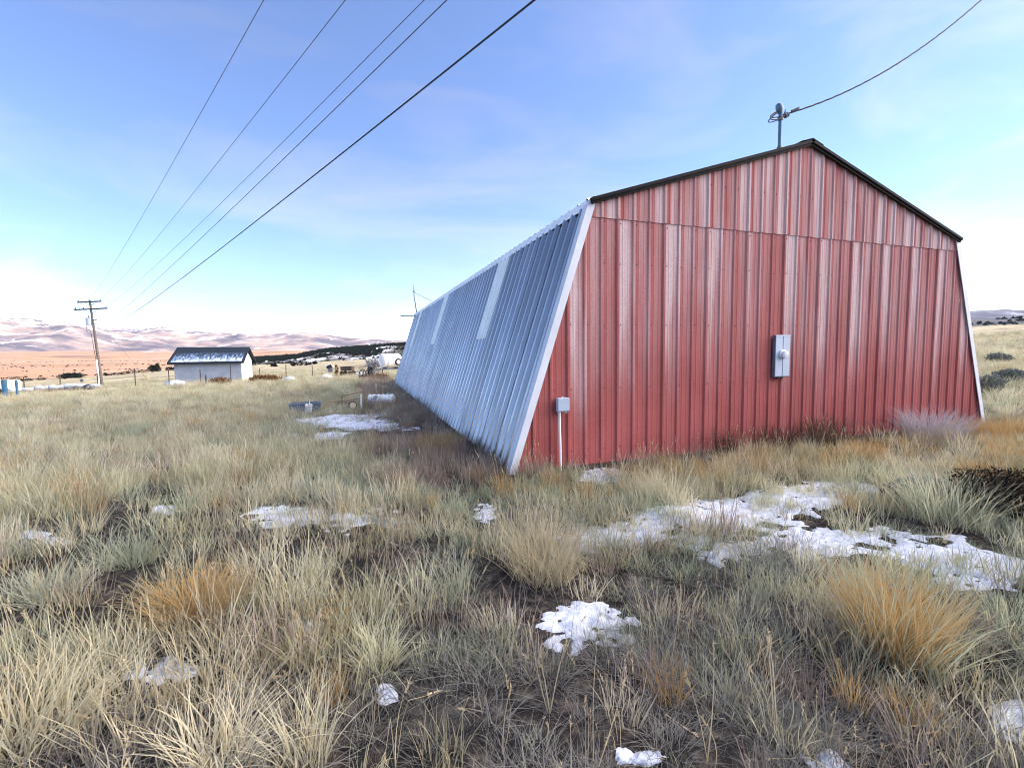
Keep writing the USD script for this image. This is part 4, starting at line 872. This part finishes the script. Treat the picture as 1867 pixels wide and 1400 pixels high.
c = gat(159, 703, 37.5) + Wz*0.16
t_ = thing('old_tyre', 'dark old tyre lying at the end of the stone row by the pole', 'tyre', c); obj('tread', ring(c, (0.2, -0.6, 0.8), 0.26, 0.10, 22, 8), BLACK, t_, smooth=True)
obj('snow_cap', blob(c + Wz*0.1 + [0.1, 0.1, 0], (0.2, 0.15, 0.06), 90, 0.3, 2), SNOW, t_, smooth=True)
heap('snow_bank', 90, 703, 41, (3.0, 0.3, 0.08), SNOW, 24, 'long snow strip behind the stone row at the left fence', 'snow bank', 0.5)
c = gat(148, 683, 90); sgn = thing('marker_post', 'tiny grey marker box on a post far out left of the pole', 'marker', c)
obj('post', bar(c - Wz*0.2, c + Wz*0.9, 0.1, 0.1), DARKWOOD, sgn); obj('box', bbox(c + Wz*0.55, (0.5, 0.25, 0.5), 0.02), GREYDARK, sgn)

# trees and shrubs along the crest of the field
def shrub(name, px, d, s, n, leaf, mtl, seed, lab, cat_, group=None, taper=0.0, trunk=0.3, py=None):
    c = gat(px, 690, d); t = thing(name, lab, cat_, c, group)
    v, f = leaf_cloud(n, s, seed, leaf, 0.5, 0.25, taper); v += c + Wz*trunk*s[2]*0.25
    obj('crown', (v, f), mtl, t)
    obj('trunk' if s[2] > 1.5 else 'stem', cat(*[tube([c - Wz*0.2 + [dx*0.1, 0, 0], c + [dx*s[0]*0.4, 0.0, s[2]*0.55]], [max(s[2]*0.03, 0.012), max(s[2]*0.012, 0.006)], 6) for dx in (-1, 0.2, 1)]), DARKWOOD, t)
    return t
shrub('wide_bush', 131, 240, (5.2, 4, 3.0), 900, 0.55, JUNIPER, 301, 'broad dark bush mound on the field crest left of the pole', 'bush')
shrub('pine_tree', 279, 300, (2.4, 2.4, 4.2), 420, 0.6, JUNIPER, 302, 'shorter rounded dark tree of the pair left of the shed', 'tree', None, 0.4)
shrub('pine_tree', 288, 300, (2.2, 2.2, 5.6), 420, 0.6, JUNIPER, 303, 'taller pointed dark tree of the pair left of the shed', 'tree', None, 0.85)
shrub('crest_bush', 310, 300, (2.2, 2, 2.6), 260, 0.5, JUNIPER, 304, 'round dark bush between the tree pair and the shed', 'bush')
SHRUBS = ['at the far left edge, biggest of the row', 'just right of the one at the left edge', 'above the stone row, third from the left', 'above the fence post in the stone row', 'right of the pole, the first after it', 'right of the pole, second after it', 'between the pole and the tree pair', 'left of the tree pair, wide and flat', 'touching the left side of the tree pair', 'against the left roof corner of the shed', 'right of the shed roof, tiny', 'above the snow-capped lump, small', 'above the second fence post right of the shed', 'left of the ridge foot, the roundest', 'rightmost speck on the crest before the ridge']
gshr = 'low dark shrubs along the crest of the field'
for k, (px, d, w_) in enumerate(((20, 260, 5), (37, 262, 2.0), (52, 270, 2.2), (75, 275, 2.5), (198, 280, 1.8), (213, 285, 2.8), (228, 290, 3.4), (243, 290, 4.0), (262, 295, 3.2), (325, 300, 4.5), (500, 190, 1.2), (536, 190, 1.1), (548, 195, 1.7), (563, 195, 1.6), (575, 198, 0.9))):
    shrub('low_shrub', px, d, (w_, w_*0.8, 0.8+w_*0.32), 160, 0.4, SHRUB, 320+k, 'low dark shrub on the crest ' + SHRUBS[k], 'shrub', gshr)
shrub('rust_weed', 482, 41, (1.35, 0.6, 0.62), 900, 0.12, RUSTLEAF, 341, 'rust coloured weed clump right of the shed', 'weed')
shrub('rust_weed', 402, 40, (0.8, 0.5, 0.60), 500, 0.10, RUSTLEAF, 342, 'brownish weed clump in front of the shed wall', 'weed')
shrub('rust_weed', 693, 33, (0.6, 0.4, 0.45), 300, 0.08, RUSTLEAF, 343, 'small reddish weed right of the iron wheels', 'weed')
shrub('yellow_weed', 614, 45, (0.12, 0.12, 1.1), 120, 0.12, RUSTLEAF, 344, 'single tall yellow stalk left of the farm cart', 'weed')
for k, (px, py, s, m_, lab) in enumerate(((1795, 15.5, (0.62, 0.5, 0.55), SAGELEAF, 'grey sagebrush beside the right barn corner, the dark one nearest the wall'), (1842, 17, (0.55, 0.45, 0.42), SAGELEAF, 'smaller grey green sagebrush at the right edge beyond the barn'), (1818, 26, (0.7, 0.5, 0.5), SAGELEAF, 'pale sagebrush behind the other two at the right edge'))):
    shrub('sagebrush', px, py, s, 1500, 0.055, m_, 360+k, lab, 'sagebrush')
shrub('blue_sagebrush', 1700, 5.2, (0.42, 0.36, 0.26), 1600, 0.03, SAGELEAF, 374, 'low blue grey sage clump at the near end of the right snow streak', 'sagebrush')

# ------------------------------------------------------------------ snow lying in the grass
def on_ground(px, py):
    d = ray(px, py); s = 0.5
    for _ in range(400):
        p = C + d*s
        if p[2] <= float(ground(p[0], p[1])): break
        s *= 1.015
    return C + d*s
PATCH = []                                                    # centre, right half-axis, forward half-axis, seed
def patch_at(px, py, w, h, seed, rag=1.0):
    c = on_ground(px, py); a, b = on_ground(px, py-h/2), on_ground(px, py+h/2)
    l, r = on_ground(px-w/2, py), on_ground(px+w/2, py)
    rx = (r-l)[:2]/2; fy = (a-b)[:2]/2
    PATCH.append((c[:2], rx, fy, seed, rag)); return len(PATCH)-1
def streak_at(x0, y0, x1, y1, w, seed, rag=1.0):              # a streak between two pixels of the photograph, w metres wide
    a, b = on_ground(x0, y0)[:2], on_ground(x1, y1)[:2]; h = (b-a)/2; n = np.array([-h[1], h[0]])/np.linalg.norm(h)*w/2
    PATCH.append(((a+b)/2, h, n, seed, rag))
def patch_value(k, x, y):
    c, rx, fy, seed, rag = PATCH[k]; M = np.linalg.inv(np.array([rx, fy]).T)
    q = np.stack([np.asarray(x)-c[0], np.asarray(y)-c[1]], -1) @ M.T
    p = np.stack([np.asarray(x)*1.0, np.asarray(y)*1.0, np.full(np.shape(x), seed*3.7)], -1)
    return 1 - np.hypot(q[..., 0], q[..., 1]) + (meshkit.fbm(p*1.7/max(0.12, min(np.hypot(*rx), np.hypot(*fy))), 6, seed)-0.5)*2.3*rag
snow_list = [
    (522, 944, 120, 34, 'oval snow patch in the pale grass left of the barn corner', 0.6), (1072, 1132, 150, 72, 'bright snow patch in the dark grass below the gable centre', 0.7),
    (557, 1150, 66, 34, 'small snow patch behind a pale tuft at the lower left', 0.6), (290, 1228, 110, 42, 'snow patch under the large golden tuft at left', 0.8),
    (706, 1268, 36, 40, 'little snow scrap among dark stalks at the bottom', 0.8), (58, 980, 56, 18, 'thin snow sliver at the far left, upper of two', 0.5),
    (96, 988, 56, 18, 'thin snow sliver at the far left, lower of two', 0.5), (1290, 925, 470, 82, 'long snow streak running in front of the gable', 1.0),
    (1490, 1000, 300, 80, 'ragged thin snow below the long streak', 1.5), (1770, 1045, 320, 110, 'broad snow streak behind the golden tuft at right', 0.9),
    (1850, 1310, 90, 80, 'snow patch in the lower right corner', 0.6), (640, 770, 150, 34, 'streaky snow in front of the pipe frame', 1.6),
    (600, 795, 90, 16, 'thin snow streak left of the weedy barn corner', 1.4), (1105, 868, 90, 26, 'snow lying at the foot of the gable under the junction box', 0.9),
    (1355, 828, 90, 18, 'snow at the foot of the gable below the meter', 1.0), (655, 950, 110, 36, 'scattered snow scraps right of the oval patch', 1.7),
    (300, 931, 44, 14, 'tiny snow spot in the left grass', 0.5), (1175, 1385, 70, 30, 'snow crumbs at the bottom edge, left of the middle', 1.6),
    (1510, 1388, 70, 40, 'snow scrap at the bottom edge under the golden tuft', 1.0), (885, 935, 40, 26, 'small snow scrap below the white corner trim', 1.2), (1330, 1010, 90, 40, 'snow crumbs under the long streak', 1.8)]
STREAK = {7: (1060, 990, 1570, 888, 0.95), 8: (1330, 1000, 1600, 975, 0.6), 9: (1600, 985, 1900, 1075, 0.9)}
for k, (px, py, w, h, lab, rag) in enumerate(snow_list):
    if k in STREAK: streak_at(*STREAK[k], 400+k, rag)
    else: patch_at(px, py, w, h, 400+k, rag)
def snow_cover(x, y):
    out = np.full(np.shape(x), -9.0)
    for k in range(len(PATCH)): out = np.maximum(out, patch_value(k, x, y))
    return out
for k, (px, py, w, h, lab, rag) in enumerate(snow_list):
    c, rx, fy, seed, rag = PATCH[k]
    size = max(np.hypot(*rx), np.hypot(*fy)); n = int(np.clip(size*2.6/0.02, 50, 190))
    t = np.linspace(-1.5, 1.5, n); S, T = np.meshgrid(t, t)
    x, y = c[0] + S*rx[0] + T*fy[0], c[1] + S*rx[1] + T*fy[1]
    val = patch_value(k, x, y); p = np.stack([x, y, 0*x], -1)
    z = ground(x, y) + np.where(val > 0, 0.004 + 0.012*np.clip(val, 0, 0.8)**0.7, 0.004 + val*0.08) + (meshkit.fbm(p*16, 4, 3)-0.5)*0.045
    i = np.arange(n*n).reshape(n, n); f = np.stack([i[:-1, :-1], i[:-1, 1:], i[1:, 1:], i[1:, :-1]], -1).reshape(-1, 4)
    near = (val > -0.25).ravel(); f = f[near[f].any(1)]
    if len(f) < 4: continue
    us, inv = np.unique(f, return_inverse=True)
    v = np.stack([x, y, z], -1).reshape(-1, 3)[us]
    solo('snow_patch', (v, tri(inv.reshape(f.shape))), SNOW, lab, 'snow patch', smooth=True)

# ------------------------------------------------------------------ grass
def tuft(n, h, spread, lean, droop, w, seed, seg=4, hv=0.35):
    g = np.random.default_rng(seed)
    r = spread*np.sqrt(g.random(n)); a = g.random(n)*6.283; bx, by = r*np.cos(a), r*np.sin(a)
    az = a + g.normal(size=n)*0.9; le = np.abs(lean*(0.25 + r/spread) + g.normal(size=n)*lean*0.45)
    H_ = h*(1-hv*g.random(n)); dr = droop*(0.3+1.4*g.random(n)); W_ = w*(0.6+0.8*g.random(n))
    t = np.linspace(0, 1, seg+1)[None, :]
    hor = H_[:, None]*(np.sin(le)[:, None]*t + dr[:, None]*t**2.2); ver = H_[:, None]*(np.cos(le)[:, None]*t - 0.55*dr[:, None]*t**2.6)
    ver = np.maximum(ver, 0.012*t)
    tk = 0.45 + 0.4*g.random((n, 1)); broke = (g.random((n, 1)) < 0.16) & (t > tk)   # some blades are snapped and hang over
    vk = H_[:, None]*np.cos(le)[:, None]*tk
    ver = np.where(broke, np.maximum(vk - (t-tk)*H_[:, None]*0.55, 0.012), ver); hor = np.where(broke, hor + (t-tk)*H_[:, None]*0.75, hor)
    wob = 0.03*h*g.normal(size=(n, 1))*np.sin(t*3.1)
    cx, cy = bx[:, None] + hor*np.cos(az)[:, None] - wob*np.sin(az)[:, None], by[:, None] + hor*np.sin(az)[:, None] + wob*np.cos(az)[:, None]
    sa = az + np.pi/2 + g.normal(size=n)*0.8; ww = W_[:, None]*np.power(np.clip(1-t*0.97, 0, 1), 0.6)/2
    sx, sy = np.cos(sa)[:, None]*ww, np.sin(sa)[:, None]*ww
    lft = np.stack([cx-sx, cy-sy, ver-0.015], -1); rgt = np.stack([cx+sx, cy+sy, ver-0.015], -1)
    v = np.stack([lft[:, :-1], rgt[:, :-1]], 2).reshape(n, -1, 3); v = np.concatenate([v, ((lft[:, -1]+rgt[:, -1])/2)[:, None]], 1)
    k = v.shape[1]; f = []
    for s in range(seg-1): f += [[2*s, 2*s+1, 2*s+3], [2*s, 2*s+3, 2*s+2]]
    f += [[2*(seg-1), 2*(seg-1)+1, k-1]]
    return v.reshape(-1, 3), (np.array(f)[None] + (np.arange(n)*k)[:, None, None]).reshape(-1, 3)
def seed_heads(n, h, spread, seed, w=0.004):
    g = np.random.default_rng(seed); v, f = tuft(n, h, spread, 0.14, 0.10, w, seed, 5, 0.3)
    k = len(v)//n; tips = v.reshape(n, k, 3); parts = [(v, f)]
    for i in range(n):
        top, low = tips[i, -1], tips[i, 2*3:2*3+2].mean(0); m_ = 14
        s = g.random(m_)[:, None]*0.42; p = top + (low-top)*s; o = g.normal(size=(m_, 3))*0.6 + (top-low)/np.linalg.norm(top-low)*1.3; o /= np.linalg.norm(o, axis=1)[:, None]
        q = np.cross(o, g.normal(size=(m_, 3))); q /= np.linalg.norm(q, axis=1)[:, None]; l_ = 0.022*(0.6+0.8*g.random(m_))[:, None]
        parts.append((np.stack([p - q*0.0042, p + q*0.0042, p + o*l_], 1).reshape(-1, 3), np.arange(3*m_).reshape(m_, 3)))
    return cat(*parts)
def grassmat(name, cols, tr=0.3, patch=None):
    """Dry blades: a tone per blade, drifting between tufts and, over metres, across the field."""
    nodes = {'g': ('geometry', {}), 'o': ('object_info', {}), 'a': ('math', {'math_type': 'multiply_add', 'value2': 0.55}), 'h': ('math', {'math_type': 'multiply', 'value2': 0.45}),
             'r': ('rgb_ramp', {'ramp': cols}), 'n': ('noise_texture', {'scale': 0.55, 'detail': 3.0}), 'nr': ('map_range', {'from_min': 0.40, 'from_max': 0.62, 'to_min': 0.0, 'to_max': 0.8, 'clamp': True}),
             'hs': ('mix', {'mix_type': 'multiply', 'color2': patch or (0.86, 0.96, 0.88)}),
             'd': ('diffuse_bsdf', {}), 't': ('translucent_bsdf', {}), 'm': ('mix_closure', {'fac': tr + 0.12})}
    return mat(name, nodes, [('g.random_per_island', 'a.value1'), ('o.random', 'h.value1'), ('h.value', 'a.value3'), ('a.value', 'r.fac'), ('o.location', 'n.vector'), ('n.fac', 'nr.value'), ('nr.result', 'hs.fac'),
               ('r.color', 'hs.color1'), ('hs.color', 'd.color'), ('hs.color', 't.color'), ('d.BSDF', 'm.closure1'), ('t.BSDF', 'm.closure2')], surface='m.closure')
STRAW = grassmat('straw_blades', [(0.0, (0.36, 0.31, 0.19)), (0.35, (0.70, 0.64, 0.45)), (0.7, (0.88, 0.84, 0.66)), (1.0, (0.94, 0.92, 0.82))])
GREEN = grassmat('grey_green_blades', [(0.0, (0.24, 0.27, 0.18)), (0.4, (0.50, 0.52, 0.38)), (0.75, (0.74, 0.74, 0.59)), (1.0, (0.88, 0.87, 0.76))])
GOLD = grassmat('golden_blades', [(0.0, (0.34, 0.22, 0.09)), (0.45, (0.54, 0.38, 0.17)), (0.8, (0.66, 0.51, 0.26)), (1.0, (0.74, 0.62, 0.38))], patch=(0.95, 0.95, 0.95))
WEED = grassmat('grey_brown_weed_stalks', [(0.0, (0.24, 0.17, 0.14)), (0.45, (0.42, 0.33, 0.28)), (0.8, (0.60, 0.50, 0.44)), (1.0, (0.74, 0.65, 0.58))], 0.15)
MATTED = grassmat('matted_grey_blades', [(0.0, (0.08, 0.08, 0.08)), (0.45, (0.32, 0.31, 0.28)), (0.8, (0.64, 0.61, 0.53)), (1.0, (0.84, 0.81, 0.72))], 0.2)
STALK = grassmat('seed_stalks', [(0.0, (0.46, 0.36, 0.22)), (0.5, (0.64, 0.53, 0.35)), (1.0, (0.80, 0.72, 0.54))], 0.25)
SPEC = {
    'straw_grass': (STRAW, [('blades', tuft(46, 0.30+0.045*k, 0.18, 0.24, 0.14, 0.0078, 500+k, hv=0.6)) for k in range(6)]),
    'grey_green_grass': (GREEN, [('blades', tuft(54, 0.24+0.035*k, 0.20, 0.36, 0.24, 0.0066, 520+k, hv=0.6)) for k in range(6)]),
    'golden_grass': (GOLD, [('blades', tuft(60, 0.38+0.05*k, 0.12, 0.26, 0.14, 0.0070, 540+k)) for k in range(4)]),
    'weed_stalks': (WEED, [('stalks', tuft(30, 0.40+0.05*k, 0.16, 0.26, 0.12, 0.0072, 560+k)) for k in range(5)]),
    'matted_grass': (MATTED, [('blades', tuft(64, 0.26+0.03*k, 0.22, 1.15, 0.30, 0.0056, 580+k)) for k in range(6)]),
    'seed_stalks': (STALK, [('stalks', seed_heads(5, 0.58+0.05*k, 0.14, 600+k, 0.0056)) for k in range(5)])}
names = list(SPEC)
g = np.random.default_rng(99); pts = []
for ra, rb, dens in ((0.55, 3.2, 84), (3.2, 5, 66), (5, 10, 50), (10, 20, 25), (20, 45, 8.5), (45, 100, 2.2)):
    n = int(dens*1.15*(rb*rb-ra*ra)); r = np.sqrt(ra*ra + g.random(n)*(rb*rb-ra*ra)); a = g.uniform(-1.15, 1.15, n)
    pts.append(np.stack([C[0]+r*np.sin(a+YAW), C[1]+r*np.cos(a+YAW), r], 1))
pts = np.vstack(pts); x, y, r = pts.T
p3 = np.stack([x, y, 0*x], -1)
inside = (x > 0.0) & (x < LW) & (y > -0.05) & (y < LL)
inside |= (x > sx0-0.1) & (x < sx1+0.1) & (y > sy0-0.1) & (y < sy1+0.1)
sc = snow_cover(x, y)
clump = meshkit.fbm(p3*1.1, 3, 61); zone = meshkit.fbm(p3*0.28, 3, 62); zone2 = meshkit.fbm(p3*0.5 + 40, 3, 63)
keep = ~inside & (g.random(len(x)) < np.where(sc > 0.25, 0.75, np.where(sc > -0.05, 0.8, 1.0))) & (g.random(len(x)) < np.clip(0.52 + (clump-0.38)*3.2, 0.28, 1.0))
az_, dist_ = polar(x, y); pxs = 933.5 + F*np.tan(np.clip(az_, -1.2, 1.2))
wall = np.where((y > -0.5) & (x < 0.2), -x, 99.0)             # distance to the left wall
front = np.where((y < 0) & (x > -0.5), -y, 99.0)              # distance to the gable
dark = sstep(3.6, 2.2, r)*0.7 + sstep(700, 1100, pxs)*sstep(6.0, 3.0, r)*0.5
w = np.zeros((len(x), 6))
w[:, 0] = 0.75 + 1.6*sstep(0.46, 0.60, zone2) + 0.7*sstep(9, 22, r)
w[:, 1] = 0.42 + 1.5*sstep(0.52, 0.64, zone)*sstep(34, 16, r)
w[:, 2] = 0.02 + 0.10*sstep(0.60, 0.70, zone2) + 0.7*((front > 0.3) & (front < 1.8)) + 0.9*((pxs > 1780) & (r > 8) & (r < 14))
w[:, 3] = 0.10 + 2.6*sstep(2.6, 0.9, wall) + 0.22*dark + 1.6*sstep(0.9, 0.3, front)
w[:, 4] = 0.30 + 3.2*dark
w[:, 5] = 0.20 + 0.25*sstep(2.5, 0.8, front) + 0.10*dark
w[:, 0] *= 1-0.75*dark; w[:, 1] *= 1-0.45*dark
w[(wall < 2.0)] *= [0.25, 0.35, 1.3, 1, 1, 1]
cw = np.cumsum(w, 1)/w.sum(1, keepdims=True); kind = (g.random(len(x))[:, None] > cw).sum(1)
size = (0.54 + 0.46*g.random(len(x)))*(0.78 + 0.5*clump)*np.where(r > 20, 1.15, 1.0)*np.where(r > 45, 1.25, 1.0)*(1-0.25*dark)
size = np.where(sc > 0.05, size*0.66, size)
size = np.where(front < 0.25, size*0.7, size)
z = ground(x, y)
labels = {'straw_grass': 'pale straw bunchgrass covering most of the field', 'grey_green_grass': 'grey green fine grass mixed through the field', 'golden_grass': 'golden brown grass mostly in front of the gable',
          'weed_stalks': 'dark grey brown weed stalks thickest along the silver wall', 'matted_grass': 'flattened grey matted grass in the dark foreground', 'seed_stalks': 'tall thin seed head stalks standing above the grass'}
for k, nm in enumerate(names):
    s = keep & (kind == k); n = int(s.sum())
    pr = instancer('/World/' + nm, SPEC[nm][1], SPEC[nm][0], np.stack([x[s], y[s], z[s]], 1), g.integers(0, len(SPEC[nm][1]), n), g.random(n)*6.283,
                   np.stack([size[s]*np.where(r[s] > 20, 1.25, 1), size[s]*np.where(r[s] > 20, 1.25, 1), size[s]], 1), np.stack([np.abs(g.normal(size=n))*0.10, g.random(n)*6.283], 1))
    tag(pr, labels[nm], 'grass', None, 'stuff')
# the bunches one can single out
def bunch(name, px, py, h, spread, n, mtl, seed, lab, lean=0.5, droop=0.25, w=0.0055, mix=None, at_=None):
    n, w = int(n*0.62), w*1.4
    c = on_ground(px, py) if at_ is None else at_; c[2] = ground(c[0], c[1])
    t = thing(name, lab, 'grass bunch', c)
    v, f = tuft(n, h, spread, lean, droop, w, seed, 5); obj('blades', (v + c, f), mtl, t)
    if mix:
        v, f = tuft(n//2, h*1.12, spread*1.25, lean*1.25, droop*1.3, w, seed+1, 5); obj('pale_blades', (v + c, f), mix, t)
    return t
bunch('grass_bunch', 1625, 1190, 0.60, 0.23, 1300, GOLD, 700, 'large golden orange grass bunch at the lower right', 0.30, 0.12, 0.0042, GREEN)
bunch('grass_bunch', 350, 1130, 0.42, 0.17, 800, GOLD, 702, 'golden centred grass bunch with long pale blades at the lower left', 0.5, 0.2, 0.005, STRAW)
bunch('grass_bunch', 990, 1050, 0.55, 0.26, 900, STRAW, 704, 'pale yellow grass bunch beside the left end of the long snow streak', 0.36, 0.18, 0.0055)
bunch('grass_bunch', 1720, 945, 0.62, 0.28, 520, GREEN, 706, 'tall green grass bunch near the right end of the gable', 0.28, 0.15, 0.0058, STRAW)
bunch('grass_bunch', 30, 1370, 0.46, 0.20, 700, STRAW, 708, 'pale yellow bunch in the lower left corner', 0.5, 0.3, 0.0048)
bunch('grass_bunch', 690, 1215, 0.34, 0.11, 300, STRAW, 710, 'small upright pale tuft right of the small snow patch', 0.4, 0.15, 0.0045)
bunch('grass_bunch', 555, 1215, 0.34, 0.10, 260, STRAW, 711, 'small pale tuft in front of the small snow patch', 0.34, 0.15, 0.0045)
bunch('grass_bunch', 240, 1030, 0.30, 0.17, 500, GREEN, 712, 'rounded grey green tuft left of the golden one', 0.6, 0.2, 0.0045)
bunch('grass_bunch', 800, 830, 0.55, 0.42, 900, GOLD, 714, 'olive yellow weed mass against the silver wall', 0.30, 0.15, 0.0065)
bunch('grass_bunch', 1830, 800, 0.45, 0.5, 900, GOLD, 716, 'golden brown grass mass by the right barn corner', 0.35, 0.2, 0.007)
bunch('grass_bunch', 400, 1395, 0.40, 0.13, 360, STRAW, 718, 'pale tuft at the bottom edge, left', 0.5, 0.3, 0.0045)
bunch('grass_bunch', 560, 1385, 0.42, 0.10, 160, STRAW, 719, 'thin upright straw tuft at the bottom edge', 0.3, 0.2, 0.0045)
bunch('grass_bunch', 170, 900, 0.38, 0.25, 600, STRAW, 720, 'pale dense bunch at left below the field crest', 0.45, 0.2, 0.0055)
bunch('grass_bunch', 90, 1090, 0.30, 0.2, 500, GREEN, 721, 'low green grass clump at the left edge', 0.6, 0.25, 0.0045)
DARKSTALK = grassmat('dark_brown_stalks', [(0.0, (0.05, 0.035, 0.025)), (0.5, (0.13, 0.09, 0.06)), (1.0, (0.30, 0.23, 0.16))], 0.1, patch=(1, 1, 1))
PALETWIG = grassmat('frosty_twigs', [(0.0, (0.40, 0.38, 0.40)), (0.5, (0.62, 0.61, 0.64)), (1.0, (0.82, 0.82, 0.85))], 0.2, patch=(1, 1, 1))
def wallpt(px, out):
    d = ray(px, 780); q = (-out-C[1])/d[1]; p = C + d*q; return np.array([p[0], p[1], 0.0])
for k, (px, out, h, sp_, n_) in enumerate(((1500, 0.35, 0.85, 0.40, 620), (1410, 0.32, 0.72, 0.3, 420), (1325, 0.30, 0.75, 0.16, 260))):
    bunch('dark_weed', px, 0, h, sp_, n_, DARKSTALK, 380+k, ('dark brown weed stalks against the red wall right of the meter', 'dark brown weed stalks against the red wall just under the meter', 'narrow dark brown weed against the red wall left of the meter')[k], 0.2, 0.12, 0.006, at_=wallpt(px, out))
bunch('pale_brush', 1700, 0, 0.90, 0.42, 900, PALETWIG, 371, 'frosty white brush against the red wall at its right end', 0.42, 0.22, 0.0075, at_=wallpt(1700, 0.7))
DARKGREEN = leafmat('dark_green_foliage', (0.010, 0.015, 0.015), (0.05, 0.065, 0.055), 0.1)
db = on_ground(1850, 950); db[2] = ground(db[0], db[1]); dbt = thing('dark_bush', 'large dark green twiggy bush cut by the right edge of the picture', 'bush', db)
v, f = leaf_cloud(14000, (0.60, 0.55, 0.54), 372, 0.013, 0.4, 0.0); obj('leaves', (v + db, f), DARKGREEN, dbt)
v, f = tuft(700, 0.80, 0.30, 0.6, 0.1, 0.006, 373, 4); obj('twigs', (v + db, f), DARKSTALK, dbt)
for k, (px, py, h) in enumerate(((1080, 1398, 0.75), (1005, 1310, 0.5), (1300, 1395, 0.55), (720, 1395, 0.6), (1740, 1398, 0.5), (905, 1380, 0.45), (1420, 1330, 0.45), (480, 1330, 0.5))):
    c = on_ground(px, py); c[2] = ground(c[0], c[1])
    v, f = seed_heads(3 if k else 2, h, 0.03, 740+k, 0.006)
    tag(obj('grass_stalk', (v + c, f), STALK), 'tall pale seed stalk in the dark foreground, ' + ('largest, bottom centre', 'below the bright snow patch', 'at the bottom right of centre', 'at the bottom left of centre', 'bottom right corner', 'left of the bottom centre stalk', 'left of the golden bunch', 'right of the lower left snow patch')[k], 'grass stalk')
